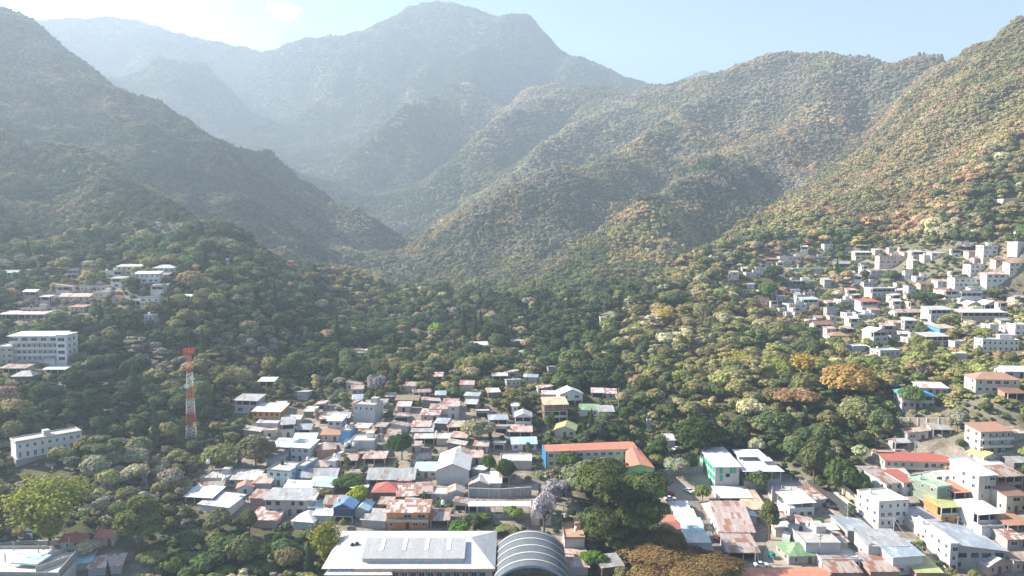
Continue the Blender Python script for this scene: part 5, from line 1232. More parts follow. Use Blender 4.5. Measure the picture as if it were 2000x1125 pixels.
PO = [pole(*a) for a in [(1208, 800, 44, 'tall pole standing among dark trees above the orange school'), (1017, 792, 30, 'pole between the trees left of the brown timber house'), (1748, 882, 32, 'pole at the road above the long red roof'), (1787, 886, 28, 'pole behind the middle of the long red roof'), (1710, 872, 20, 'short pole at the bend above the red-roofed house'), (848, 870, 30, 'thin pole beside the white awning roof'),
      (916, 1000, 70, 'pole at the left end of the yard wall'), (1106, 985, 50, 'pole behind the jacaranda'), (1601, 1100, 60, 'pole beside the green hip roof'), (130, 1098, 42, 'pole on the unfinished block terrace'), (1702, 930, 22, 'pole left of the white house at the wooded edge'), (1655, 1015, 30, 'lamp-like pole on the retaining wall')]]
def wire(a, b, sag, lb):
    m = MB(); p = None
    for i in range(13):
        t = i / 12; q_ = a.lerp(b, t) - Vector((0, 0, sag * 4 * t * (1 - t)))
        if p is not None: m.tube(p, q_, .035, .035, 4, False)
        p = q_
    o = m.build('power_line', STEEL); tag(o, lb, 'cable')
wire(PO[2], PO[3], 1.0, 'sagging cable between the two poles above the long red roof'); wire(PO[2], PO[4], 1.0, 'cable running from the bend to the pole above the red roof'); wire(PO[6], PO[7], 2.0, 'long cable above the planted yard'); wire(PO[8], PO[11], 2.0, 'cable from the green hip roof to the retaining wall')
PQ = [pole(*a) for a in [(1745, 1048, 40, 'pole outside the corner building'), (1800, 1110, 46, 'pole at the foot of the long white flank'), (1700, 1100, 44, 'pole between the shop row and the patchwork roof'), (1870, 1040, 34, 'pole beside the olive roof'), (1960, 1060, 40, 'pole above the crisp white gable'), (560, 960, 34, 'pole in the alley beside the aqua house'), (690, 940, 30, 'pole at the left end of the big grey hall'), (620, 1010, 36, 'pole right of the long block house'), (745, 860, 30, 'pole at the right of the flat pale house'), (860, 1000, 34, 'pole near the small grey block house'), (1385, 1060, 34, 'pole in the market lane'), (1475, 1100, 36, 'pole at the corner of the rust-roofed market building')]]
wire(PQ[0], PQ[3], 1.2, 'cable from the corner building to the olive roof'); wire(PQ[0], PQ[1], 1.4, 'cable down the sloping lane'); wire(PQ[3], PQ[4], 1.2, 'cable between olive roof and white gable'); wire(PQ[2], PQ[1], 1.2, 'cable over the patchwork roof'); wire(PO[11], PQ[0], 1.4, 'cable across the road to the corner building'); wire(PQ[5], PQ[7], 1.0, 'cable down the alley'); wire(PQ[5], PQ[6], 1.2, 'cable from the alley to the grey hall'); wire(PQ[6], PQ[8], 1.4, 'cable above the big grey hall'); wire(PQ[9], PO[6], 1.0, 'cable to the yard wall pole'); wire(PQ[10], PQ[11], 1.0, 'cable across the market lane'); wire(PQ[11], PO[8], 1.2, 'cable to the green hip roof')
TYRE = surf('tyre', (0.02, 0.02, 0.02), 0.9, 0.1); GLS = surf('car_glass', (0.03, 0.035, 0.04), 0.1, 0.2, spec=0.6)
def car(px, py, yaw, paint, lb, L=4.2, name='car'):
    g = ground_at(px, py); g.z += .17; e = empty(name, g, math.radians(yaw), lb, 'car'); pm = surf('paint_' + paint[0], paint[1], 0.3, 0.08, spec=0.5); m = MB(); hw = .86
    prof = [(-L/2, .35), (L/2, .35), (L/2, .75), (L/2 - .15, .92), (L/2 - 1.1, 1.0), (-L/2 + .7, 1.02), (-L/2 + .05, .95), (-L/2, .7)]
    k = len(prof); v = [(x, -hw, z) for x, z in prof] + [(x, hw, z) for x, z in prof]; m.add(v, [tuple(range(k)), tuple(range(2 * k - 1, k - 1, -1))] + [(i, i + k, (i + 1) % k + k, (i + 1) % k) for i in range(k)])
    m.add([(-L/2 + 1.3, -.62, 1.46), (L/2 - 1.95, -.62, 1.46), (L/2 - 1.95, .62, 1.46), (-L/2 + 1.3, .62, 1.46), (-L/2 + 1.3, -.62, 1.5), (L/2 - 1.95, -.62, 1.5), (L/2 - 1.95, .62, 1.5), (-L/2 + 1.3, .62, 1.5)], [(0, 3, 2, 1), (4, 5, 6, 7), (0, 1, 5, 4), (1, 2, 6, 5), (2, 3, 7, 6), (3, 0, 4, 7)]); m.build('body', pm, e)
    m = MB(); a, b = -L/2 + .75, L/2 - 1.2; m.add([(a, -.8, 1.0), (b, -.8, 1.0), (b, .8, 1.0), (a, .8, 1.0), (a + .5, -.62, 1.46), (b - .7, -.62, 1.46), (b - .7, .62, 1.46), (a + .5, .62, 1.46)], [(0, 3, 2, 1), (0, 1, 5, 4), (1, 2, 6, 5), (2, 3, 7, 6), (3, 0, 4, 7), (4, 5, 6, 7)]); m.build('window', GLS, e)
    for sx in (-L/2 + .8, L/2 - .85):
        for sy in (-.8, .8): m = MB(); m.tube((0, -.1, 0), (0, .1, 0), .32, .32, 14); o = m.build('wheel', TYRE, e, False, (sx, sy, .32))
    for sy in (-.6, .6): m = MB(); m.box(L/2 - .03, L/2 + .02, sy - .15, sy + .15, .6, .75); m.build('headlight', FRAME, e)
WHP = ('white', (0.75, 0.75, 0.75)); RDP = ('red', (0.5, 0.03, 0.02)); DKP = ('dark', (0.05, 0.055, 0.06)); SVP = ('silver', (0.45, 0.46, 0.48))
car(1306, 968, 8, RDP, 'red car parked at the edge of the square'); car(1309, 978, 4, WHP, 'white car parked in front of the red car on the square'); car(1298, 963, 20, SVP, 'silver car behind the red car on the square')
car(1620, 992, -52, DKP, 'dark car on the sloping road'); car(1610, 980, -52, DKP, 'second dark car higher up the sloping road'); car(1487, 1108, 0, WHP, 'white car by the long brick orange roof')
car(1764, 1062, -30, SVP, 'silver car near the corner building'); car(1322, 880, 30, WHP, 'white car at the far end of the square'); car(1990, 652, 0, RDP, 'tiny red car on the upper right hillside')
def trike(px, py, yaw, col, lb):
    g = ground_at(px, py); g.z += .17; e = empty('three_wheeler', g, math.radians(yaw), lb, 'three-wheeler'); pm = surf('paint_' + col[0], col[1], 0.35, .08, spec=.5)
    m = MB(); m.prism([(-1.3, -.6), (.5, -.6), (1.25, -.25), (1.25, .25), (.5, .6), (-1.3, .6)], .3, .85); m.build('body', pm, e); m = MB(); m.prism([(-1.3, -.6), (.6, -.55), (.6, .55), (-1.3, .6)], 1.55, 1.68); m.build('canopy', pm, e)
    m = MB(); [m.tube((x, y, .85), (x * .96, y, 1.55), .04, .04, 5) for x in (-1.25, .55) for y in (-.55, .55)]; m.build('frame', STEEL, e); m = MB(); m.slab([(.62, -.5, .85), (.62, .5, .85), (.5, .5, 1.5), (.5, -.5, 1.5)], .03); m.build('windscreen', GLS, e)
    for x, y in ((-.9, -.6), (-.9, .6), (1.15, 0)): m = MB(); m.tube((0, -.07, 0), (0, .07, 0), .25, .25, 12); m.build('wheel', TYRE, e, False, (x, y, .25))
trike(178, 1096, -20, ('red', (0.5, 0.03, 0.02)), 'red three-wheeler, leftmost of the parked pair'); trike(192, 1101, -30, ('white', (.75, .75, .75)), 'white three-wheeler beside the red one'); trike(1509, 1091, -75, ('teal', (0.02, 0.22, 0.2)), 'teal three-wheeler in the sandy yard'); trike(1402, 1058, -60, ('red', (0.5, 0.03, 0.02)), 'red three-wheeler at the market hall')
# box truck
g = ground_at(1537, 1062); g.z += .15; e = empty('box_truck', g, math.radians(62), 'white box truck parked in the sandy yard', 'truck')
m = MB(); m.box(-3.2, 1.4, -1.15, 1.15, .9, 3.3); m.build('cargo_box', surf('paint_white', WHP[1], .4, .08), e); m = MB(); m.add([(1.5, -1.05, .6), (3.2, -1.05, .6), (3.2, 1.05, .6), (1.5, 1.05, .6), (1.5, -1.0, 2.4), (2.7, -1.0, 2.4), (2.7, 1.0, 2.4), (1.5, 1.0, 2.4)], [(0, 3, 2, 1), (4, 5, 6, 7), (0, 1, 5, 4), (1, 2, 6, 5), (2, 3, 7, 6), (3, 0, 4, 7)]); m.build('cab', surf('paint_white', WHP[1]), e)
m = MB(); m.slab([(3.12, -.9, 1.35), (3.12, .9, 1.35), (2.78, .9, 2.3), (2.78, -.9, 2.3)], -.03); m.build('windscreen', GLS, e); m = MB(); m.box(-3.1, 3.0, -.5, .5, .5, .85); m.build('chassis', TYRE, e)
for x in (-2.2, 2.3):
    for y in (-1.0, 1.0): m = MB(); m.tube((0, -.15, 0), (0, .15, 0), .45, .45, 14); m.build('wheel', TYRE, e, False, (x, y, .45))
# people: one skinned figure each
SKIN = surf('skin', (0.33, 0.17, 0.10), .7, .1)
def person(px, py, yaw, top, lb, stride=.14):
    g = ground_at(px, py); g.z += .16
    J = [((0, 0, .95), .13), ((0, 0, 1.15), .13), ((0, 0, 1.38), .15), ((0, 0, 1.5), .06), ((0, .01, 1.58), .09), ((0, .01, 1.70), .085), ((.18, 0, 1.40), .06), ((.25, .03, 1.12), .045), ((.24, -.08, .88), .035), ((-.18, 0, 1.40), .06), ((-.25, -.02, 1.12), .045), ((-.24, .1, .90), .035),
         ((.1, 0, .88), .10), ((.11, -stride, .48), .065), ((.11, -stride * .6, .07), .045), ((.11, -stride * .6 - .16, .03), .04), ((-.1, 0, .88), .10), ((-.11, stride * .5, .48), .065), ((-.11, stride * 1.3, .08), .045), ((-.11, stride * 1.3 - .15, .03), .04)]
    E = [(0, 1), (1, 2), (2, 3), (3, 4), (4, 5), (2, 6), (6, 7), (7, 8), (2, 9), (9, 10), (10, 11), (0, 12), (12, 13), (13, 14), (14, 15), (0, 16), (16, 17), (17, 18), (18, 19)]
    me = bpy.data.meshes.new('person'); me.from_pydata([j[0] for j in J], E, []); o = bpy.data.objects.new('person', me); COL.objects.link(o); sk_ = o.modifiers.new('skin', 'SKIN'); o.modifiers.new('sub', 'SUBSURF').levels = 1
    for v, j in zip(me.skin_vertices[0].data, J): v.radius = (j[1], j[1] * .8)
    me.skin_vertices[0].data[0].use_root = True; me.materials.append(surf('clothes_' + top[0], top[1], .9, .3, 3.0)); o.location = g; o.rotation_euler = (0, 0, math.radians(yaw)); tag(o, lb, 'person')
    m = MB(); m.lathe([(.05, 1.60), (.1, 1.64), (.105, 1.72), (.06, 1.80), (.01, 1.82)], 10, (0, .02, 0)); m.build('hair', TYRE, o)
for a in [(1413, 1098, 10, ('blue', (.06, .1, .25)), 'person in dark blue walking down the market lane'), (1423, 1106, 200, ('red', (.35, .05, .04)), 'person in red walking up the market lane'), (1384, 1035, 0, ('white', (.6, .6, .58)), 'person in white beside the market hall'), (1517, 1120, 80, ('black', (.04, .04, .05)), 'person in black at the edge of the sandy yard'),
          (1489, 1096, 40, ('grey', (.2, .2, .22)), 'person in grey under the front awning'), (1740, 1046, 0, ('dark', (.05, .05, .06)), 'person in dark clothes left of a pair outside the corner building'), (1744, 1047, 160, ('black', (.04, .04, .05)), 'person in black, right of the pair outside the corner building'), (1392, 1046, 180, ('purple', (.2, .06, .2)), 'person in purple at the market hall wall')]: person(*a)
# ------------------------------------------------------------------ trees with a character of their own
def hero(px, py, wpx, hpx, kind, tint, label, name='tree', nleaf=6500, ls=.042, seed=1, bare=0, conv=None):
    g = ground_at(px, py); s = g.y / FPX; R = wpx * s / 2; H = hpx * s; e = empty(name, g - Vector((0, 0, .2)), 0, label, {'bush': 'bush', 'banana_clump': 'banana plants', 'bamboo_clump': 'bamboo'}.get(name, 'tree')); fl = {'flat': .45, 'tier': .62, 'round': .95, 'open': 1.0, 'tall': 1.35, 'cone': 1.3, 'plume': 1.1}[kind]
    me = cached(('hero', kind, seed, nleaf), lambda: crown('hero_crown', kind, nleaf, ls, LEAF, 500 + seed)); o = bpy.data.objects.new('crown', me); COL.objects.link(o); o.parent = e
    top = {'flat': .62, 'tier': .8, 'round': 1.0, 'open': 1.0, 'tall': 2.1, 'cone': 1.7, 'plume': 1.1}[kind]; bot = {'flat': .5, 'tier': .8, 'round': .85, 'open': .9, 'tall': 1.5, 'cone': 1.3, 'plume': 1.1}[kind]
    ch = H * {'plume': .98, 'cone': .95, 'tall': .92, 'tier': .9, 'flat': .72}.get(kind, .92); sz = ch / (top + bot); o.scale = (R, R, sz); o.location = (0, 0, H - top * sz); o.color = (*[c * 1.35 for c in tint], 1)
    tr = bpy.data.objects.new('trunk', TRUNKS[seed % 3]); COL.objects.link(tr); tr.parent = e; tr.scale = (H * .75, H * .75, H * .85)
    if bare: b = bpy.data.objects.new('branches', BARE_C[seed % 3]); COL.objects.link(b); b.parent = e; b.scale = (R * 1.5, R * 1.5, H)
    HERO.append((g.x, g.y, R)); return e
G1 = (0.075, 0.115, 0.03); 
for a in [
 (97, 1062, 136, 140, 'plume', (0.22, 0.23, 0.045), 'yellow-green feathery bamboo-like tree at the lower left', 'bamboo_clump', 15000, .033, 2),
 (272, 1085, 118, 150, 'tall', (0.12, 0.13, 0.042), 'tall leafy olive-green tree with a pale trunk at the lower left', 'leafy_tree', 9000, .04, 3),
 (1215, 1092, 190, 178, 'tier', (0.082, 0.10, 0.033), 'huge layered dark green tree right of the domed court', 'spreading_tree', 24000, .02, 4),
 (1318, 1150, 236, 104, 'flat', (0.17, 0.11, 0.045), 'broad brown umbrella-shaped tree at the bottom edge', 'umbrella_tree', 34000, .014, 5),
 (703, 985, 54, 44, 'round', (0.22, 0.26, 0.02), 'round lime green tree in the middle of the town', 'leafy_tree', 4000, .05, 6),
 (626, 978, 46, 32, 'round', (0.20, 0.19, 0.06), 'small olive-yellow tree beside the lime green one', 'leafy_tree', 3000, .055, 7),
 (680, 955, 66, 36, 'round', (0.07, 0.11, 0.03), 'dark green bushy tree above the lime green one', 'leafy_tree', 4000, .05, 8),
 (955, 925, 32, 48, 'round', (0.06, 0.12, 0.025), 'narrow fresh green tree below the cream flat roof', 'leafy_tree', 3000, .055, 9),
 (988, 940, 46, 54, 'round', (0.05, 0.075, 0.025), 'dark round tree below the cream flat roof', 'leafy_tree', 4000, .05, 10),
 (1062, 1040, 52, 105, 'open', (0.42, 0.375, 0.40), 'pale lilac blossoming jacaranda in front of the cream house', 'jacaranda_tree', 1500, .05, 11, 1),
 (1085, 985, 66, 60, 'open', (0.28, 0.25, 0.26), 'greyish lilac jacaranda behind the blossoming one', 'jacaranda_tree', 2600, .05, 12, 1),
 (1185, 938, 90, 50, 'open', (0.28, 0.255, 0.265), 'lilac jacaranda in front of the orange-roofed school', 'jacaranda_tree', 3000, .045, 13, 1),
 (1158, 972, 130, 88, 'open', (0.17, 0.18, 0.10), 'grey-green feathery trees in front of the orange-roofed school', 'feathery_tree', 9000, .035, 14),
 (1115, 925, 56, 55, 'round', (0.07, 0.105, 0.035), 'green tree hiding part of the orange roof', 'leafy_tree', 4000, .05, 15),
 (1656, 785, 126, 92, 'round', (0.31, 0.205, 0.075), 'large golden orange tree on the right slope', 'golden_tree', 9000, .036, 16),
 (1552, 805, 88, 54, 'flat', (0.27, 0.165, 0.09), 'rusty orange dome-shaped tree left of the golden one', 'golden_tree', 6000, .04, 17),
 (1572, 748, 50, 62, 'plume', (0.35, 0.26, 0.065), 'bright yellow plume-like tree above the rusty orange one', 'golden_tree', 5000, .05, 18),
 (1520, 745, 70, 55, 'round', (0.24, 0.26, 0.06), 'pale lime tree left of the yellow plumes', 'leafy_tree', 5000, .045, 19),
 (1365, 893, 130, 92, 'round', (0.035, 0.06, 0.018), 'big dark green tree behind the square', 'leafy_tree', 9000, .036, 20),
 (1503, 1055, 52, 118, 'tall', (0.10, 0.11, 0.04), 'tall narrow cypress between the market roofs', 'cypress_tree', 6000, .05, 21),
 (1372, 980, 36, 42, 'round', (0.15, 0.18, 0.045), 'small round tree alone on the square', 'street_tree', 2500, .06, 22),
 (437, 918, 90, 62, 'round', (0.17, 0.18, 0.07), 'pale olive lumpy tree left of the town', 'leafy_tree', 6000, .042, 23),
 (500, 912, 84, 78, 'round', (0.15, 0.135, 0.075), 'grey-brown domed tree left of the town', 'leafy_tree', 6000, .042, 24),
 (785, 898, 60, 66, 'round', (0.045, 0.075, 0.022), 'dark green tree in the upper middle of the town', 'leafy_tree', 5000, .045, 25),
 (852, 664, 42, 42, 'round', (0.17, 0.29, 0.04), 'bright lime tree in the valley wood', 'lime_tree', 3500, .055, 26),
 (905, 668, 26, 72, 'cone', (0.05, 0.07, 0.03), 'tall grey-green conifer right of the bright lime tree', 'conifer_tree', 3500, .05, 27),
 (928, 670, 26, 66, 'cone', (0.055, 0.075, 0.03), 'second tall conifer, closer to the dark tree mass', 'conifer_tree', 3500, .05, 28),
 (958, 676, 52, 52, 'round', (0.03, 0.055, 0.018), 'dense dark tree right of the tall conifers', 'leafy_tree', 5000, .045, 29),
 (735, 778, 36, 58, 'open', (0.28, 0.25, 0.265), 'lilac jacaranda at the top of the town', 'jacaranda_tree', 2600, .055, 30, 1),
 (932, 862, 74, 54, 'round', (0.26, 0.24, 0.14), 'pale straw-coloured tree right of the upper town houses', 'leafy_tree', 5000, .045, 31),
 (1155, 852, 24, 56, 'cone', (0.04, 0.065, 0.025), 'dark pointed cypress above the orange school', 'cypress_tree', 3000, .055, 32),
 (1075, 855, 26, 75, 'tall', (0.07, 0.10, 0.035), 'slim green tree left of the brown timber house', 'leafy_tree', 3500, .055, 33),
 (640, 1105, 66, 90, 'plume', (0.19, 0.19, 0.03), 'yellow-green bamboo clump at the left end of the school', 'bamboo_clump', 7000, .042, 34),
 (565, 1120, 60, 64, 'round', (0.19, 0.15, 0.075), 'brownish bushy tree in the garden left of the school', 'leafy_tree', 4500, .048, 35),
 (478, 1118, 74, 92, 'round', (0.13, 0.14, 0.065), 'grey-green tree in the middle of the lower garden', 'leafy_tree', 6000, .045, 36),
 (428, 1050, 70, 70, 'round', (0.13, 0.13, 0.065), 'olive tree below the lower left car port', 'leafy_tree', 5000, .045, 37),
 (487, 1045, 44, 66, 'round', (0.10, 0.12, 0.05), 'grey-green tree beside the patched pink roof', 'leafy_tree', 4500, .05, 38),
 (550, 1075, 50, 52, 'tall', (0.045, 0.065, 0.025), 'dark tree in the garden above the brownish bush', 'leafy_tree', 4000, .05, 39),
 (345, 1128, 52, 56, 'round', (0.11, 0.155, 0.035), 'fresh green tree at the bottom left of the garden', 'leafy_tree', 4000, .05, 40),
 (296, 1118, 50, 52, 'flat', (0.20, 0.20, 0.085), 'pale olive spreading tree beside the lower road', 'leafy_tree', 4000, .05, 41),
 (172, 1090, 50, 46, 'round', (0.40, 0.35, 0.22), 'cream blossoming shrub in front of the red-roofed roadside house', 'blossoming_tree', 3500, .055, 42),
 (783, 1132, 32, 46, 'round', (0.035, 0.055, 0.02), 'dark tree growing in the gap of the school roofs', 'leafy_tree', 3500, .055, 43),
 (1640, 968, 66, 92, 'round', (0.075, 0.11, 0.035), 'dense green tree right behind the sloping road', 'leafy_tree', 7000, .042, 44),
 (1590, 945, 80, 100, 'round', (0.10, 0.11, 0.045), 'olive green tree above the block platform', 'leafy_tree', 7000, .042, 45),
 (1680, 975, 46, 66, 'round', (0.085, 0.12, 0.04), 'green tree touching the white house at the wooded edge', 'leafy_tree', 5000, .045, 46),
 (1480, 960, 60, 52, 'round', (0.085, 0.11, 0.045), 'green bushy tree below the wide white restaurant roof', 'leafy_tree', 5000, .045, 47),
 (1325, 935, 60, 52, 'open', (0.24, 0.25, 0.17), 'pale grey-leaved tree at the upper left of the square', 'leafy_tree', 4500, .045, 48),
 (1345, 920, 40, 44, 'round', (0.045, 0.07, 0.025), 'dark tree behind the pale grey-leaved one', 'leafy_tree', 4000, .05, 49),
 (1283, 905, 60, 66, 'tall', (0.05, 0.08, 0.03), 'dark green tree right of the orange roof', 'leafy_tree', 5000, .045, 50),
 (1780, 800, 50, 60, 'round', (0.12, 0.17, 0.06), 'light green tree left of the sky blue roof', 'leafy_tree', 5000, .045, 51),
 (1888, 490, 34, 22, 'open', (0.3, 0.27, 0.29), 'faint lilac tree on the upper right hillside', 'jacaranda_tree', 2000, .06, 52, 1),
 (1500, 590, 46, 48, 'round', (0.09, 0.14, 0.03), 'bright green tree left of the arched windows house', 'leafy_tree', 3500, .055, 53),
 (1512, 552, 46, 40, 'round', (0.045, 0.07, 0.028), 'dark round tree left of the biggest white hillside house', 'leafy_tree', 3500, .055, 54),
 (1440, 720, 60, 34, 'plume', (0.30, 0.28, 0.05), 'yellow-green leafy clump on the lower slope', 'leafy_tree', 4000, .05, 55),
 (1300, 640, 40, 40, 'plume', (0.36, 0.28, 0.05), 'yellow leafy clump high on the slope left of the hillside houses', 'golden_tree', 4000, .05, 56),
 (1810, 600, 60, 36, 'flat', (0.05, 0.075, 0.03), 'dark wide tree above the white three-storey house', 'leafy_tree', 4500, .05, 57),
 (1870, 845, 40, 60, 'round', (0.24, 0.24, 0.17), 'white-flowering tree above the three-storey house', 'blossoming_tree', 4000, .05, 58),
 (1160, 1110, 60, 40, 'round', (0.10, 0.17, 0.035), 'bright green bush at the foot of the huge layered tree', 'leafy_tree', 4000, .05, 59),
 (895, 1046, 44, 36, 'open', (0.08, 0.15, 0.03), 'leafy banana plants right of the rust-red shack', 'banana_clump', 1500, .1, 60),
 (1004, 1016, 40, 34, 'open', (0.13, 0.18, 0.04), 'green banana plants in the planted yard', 'banana_clump', 1500, .1, 61),
 (940, 1022, 56, 24, 'round', (0.09, 0.13, 0.04), 'low hedge of bushes in the planted yard', 'bush', 3000, .06, 62),
 (960, 1040, 70, 14, 'flat', (0.17, 0.18, 0.07), 'pale grassy scrub behind the domed court', 'bush', 2500, .06, 63),
]: hero(*a)
def palm(px, py, hpx, lb):
    g = ground_at(px, py); H = hpx * g.y / FPX; e = empty('palm_tree', g, 0, lb, 'palm tree'); m = MB(); p = Vector((0, 0, -.3))
    for i in range(6): q_ = Vector((.12 * i * .4, .05 * i, (i + 1) * H * .72 / 6)); m.tube(p, q_, .2 - .015 * i, .185 - .015 * i, 7, False); p = q_
    m.build('trunk', BARK, e); m = MB()
    for k in range(16):
        a = k * 2.4; el = .9 - .09 * k; L_ = H * .42; prev = None
        for i in range(6):
            t = i / 5; r = L_ * t; z = p.z + math.sin(el) * L_ * t - L_ * .55 * t * t; c = Vector((p.x + math.cos(a) * r * math.cos(el * .6), p.y + math.sin(a) * r * math.cos(el * .6), z)); w_ = .38 * math.sin(math.pi * (.12 + .83 * t)); sd_ = Vector((-math.sin(a), math.cos(a), 0)) * w_
            cur = (c + sd_ - Vector((0, 0, .12)), c, c - sd_ - Vector((0, 0, .12)))
            if prev: m.add([prev[0], prev[1], prev[2], cur[0], cur[1], cur[2]], [(0, 1, 4, 3), (1, 2, 5, 4)])
            prev = cur
    o = m.build('fronds', LEAF, e); o.color = (.08, .12, .04, 1)
for a in [(405, 1092, 44, 'palm in the lower left garden'), (830, 985, 30, 'palm beside the small grey block house'), (362, 1020, 38, 'palm by the lower left car port'), (232, 925, 34, 'palm on the slope right of the long white building'), (500, 1118, 42, 'palm at the bottom of the garden'), (520, 1090, 36, 'palm in the middle of the garden')]: palm(*a)

# ------------------------------------------------------------------ small sheds and houses squeezed between the others
def fill(poly, n, w0, w1, lb, grp, seed, hillside=False):
    rs = random.Random(seed); xs = [p[0] for p in poly]; ys = [p[1] for p in poly]; k = 0
    for _ in range(n * 40):
        if k >= n: break
        px, py = rs.uniform(min(xs), max(xs)), rs.uniform(min(ys), max(ys))
        if not inpoly(np.array([px]), np.array([py]), poly)[0] or (EXCL and any(inpoly(np.array([px]), np.array([py]), q)[0] for q in EXCL)): continue
        g = ground_at(px, py); w = rs.uniform(w0, w1); d = rs.uniform(4, 6.5); ok = True
        for (hx, hy, hr, x0, yt, x1, yb_, Yf, hw_, hd, ya) in HOUSES:
            if abs(g.x - hx) < (w + hw_) / 2 + .5 and abs(g.y + d / 2 - hy) < (d + hd) / 2 + .5: ok = False; break
            ww_ = w * FPX / g.y / 2
            if g.y < Yf and px + ww_ > x0 + 4 and px - ww_ < x1 - 4 and py - 3.3 * FPX / g.y < yb_ - 7 and py > yt: ok = False; break
        if not ok or any(math.hypot(g.x - a, g.y + d / 2 - b) < r * .5 + w / 2 for a, b, r in HERO): continue
        rc = rs.choice('wWgrpxrkWr' if not hillside else 'wWwrpogc'); wc = rs.choice('ggwlkcdp' if not hillside else 'wwlcpgw')
        sh = 'F' if rc == 'c' else rs.choice('SSSGBJL'); st = rs.choice(['x', 'w', 'o', 'w'] if not hillside else ['w', 'w', 'ww', 'o', 'wo'])
        rn = dict(w='white', W='weathered white', g='grey tin', r='rusty', p='pinkish tin', x='patched tin', k='blue-grey', o='orange tiled', c='flat concrete')[rc]
        e, *_r = house(px, py, w * FPX / g.y, st, d, rs.uniform(-12, 12), sh + rc, wc, 'small %s with %s roof %s' % ('shed' if not hillside else 'house', rn, lb), 'shed' if not hillside else 'house', 'shed' if not hillside else 'house')
        e['group'] = 'small %s-roofed buildings %s' % (rn, lb); k += 1
    print('filled', k)
fill([(400,985),(400,915),(470,875),(530,805),(680,790),(900,770),(1000,835),(1050,860),(1030,925),(900,1010),(640,1028),(500,1010)], 44, 4.0, 8.0, 'squeezed between the houses of the central town', '', 3)
fill([(1690,975),(1700,915),(1760,860),(1995,850),(1995,1125),(1800,1125),(1780,1040)], 45, 4.0, 8.0, 'squeezed between the tall houses at lower right', '', 4)
fill([(1410,1120),(1440,985),(1500,985),(1600,1000),(1680,1060),(1720,1120)], 14, 4.0, 7.0, 'squeezed between the market and the sloping road', '', 5)
fill([(1450,510),(1560,490),(1700,490),(1990,480),(1990,690),(1800,690),(1640,670),(1530,615)], 62, 3.6, 6.5, 'on the crowded right hillside', '', 6, True)
fill([(1395,525),(1550,500),(1590,640),(1470,600)], 12, 3.6, 6.5, 'on the left flank of the right hillside', '', 21, True)
fill([(560,765),(720,730),(1060,715),(1240,800),(1050,830),(900,770),(700,785)], 16, 4, 7.5, 'half hidden in the trees behind the town', '', 22)
fill([(20,560),(180,525),(340,520),(375,575),(330,610),(20,615)], 14, 5.0, 9.0, 'on the left hilltop', '', 8, True)

# tanks standing on flat roofs
rt = random.Random(12)
for (e_, lx, ly, lz, lab_) in FLATS:
    if not lab_ or 'small ' in lab_[:6] or rt.random() < 0.35: continue
    lb_ = rt.choice(['white', 'black']); full = lb_ + ' water tank on the roof of the ' + lab_
    if len(full.split()) > 16: full = lb_ + ' tank on the ' + lab_
    if len(full.split()) > 16: continue
    c_, s_ = math.cos(e_.rotation_euler.z), math.sin(e_.rotation_euler.z); p = Vector((e_.location.x + lx * c_ - ly * s_, e_.location.y + lx * s_ + ly * c_, e_.location.z + lz))
    t_ = empty('water_tank', p, 0, full, 'water tank'); put('body', cached('tkb' + lb_, lambda: (lambda q: (q.lathe([(.55, 0), (.6, .1), (.6, .5), (.57, .55), (.6, .6), (.6, 1.05), (.45, 1.3), (.2, 1.4)], 14), mesh_of('body', q, BLK if lb_ == 'black' else WTK))[1])(MB())), t_)
    put('lid', cached('tkl' + lb_, lambda: (lambda q: (q.lathe([(.22, 1.4), (.22, 1.5), (.1, 1.53)], 10), mesh_of('lid', q, BLK if lb_ == 'black' else WTK))[1])(MB())), t_)
# washing hung out to dry
for i, (px_, py_, lb) in enumerate([(655, 935, 'clothes line with coloured washing left of the big grey hall'), (600, 1018, 'clothes line in front of the long block house'), (880, 1010, 'clothes line below the little grey gable house'), (1820, 1062, 'clothes line above the long white flank'), (1900, 960, 'clothes line behind the orange sheet roof'), (1700, 1088, 'clothes line beside the patchwork roof'), (470, 985, 'clothes line near the orange tiled gable')]):
    g = ground_at(px_, py_); e = empty('clothes_line', g, rt.uniform(-.5, .5), lb, 'clothes line'); m = MB(); m.tube((-3, 0, -.5), (-3, 0, 2.6), .05); m.build('post', STEEL, e); m = MB(); m.tube((3, 0, -.5), (3, 0, 2.6), .05); m.build('post', STEEL, e); m = MB(); m.tube((-3, 0, 2.5), (3, 0, 2.5), .015, .015, 4); m.build('line', STEEL, e)
    for k in range(8):
        w_ = rt.uniform(.35, .65); h_ = rt.uniform(.6, 1.1); x_ = -2.6 + k * .75; m = MB(); m.box(x_ - w_ / 2, x_ + w_ / 2, -.02, .02, 2.48 - h_, 2.48); cl_ = rt.choice([('red_cloth', (.5, .06, .05)), ('blue_cloth', (.06, .15, .45)), ('white_cloth', (.75, .75, .75)), ('yellow_cloth', (.6, .45, .08)), ('green_cloth', (.05, .3, .15))]); m.build('garment', surf(*cl_), e)
car(1742, 1056, 60, WHP, 'white car standing close to the corner building'); car(1450, 1120, 88, DKP, 'dark car half hidden at the bottom of the market lane'); car(1345, 962, 120, WHP, 'white car alone in the middle of the square'); car(228, 1112, 140, WHP, 'white car on the lower left street')
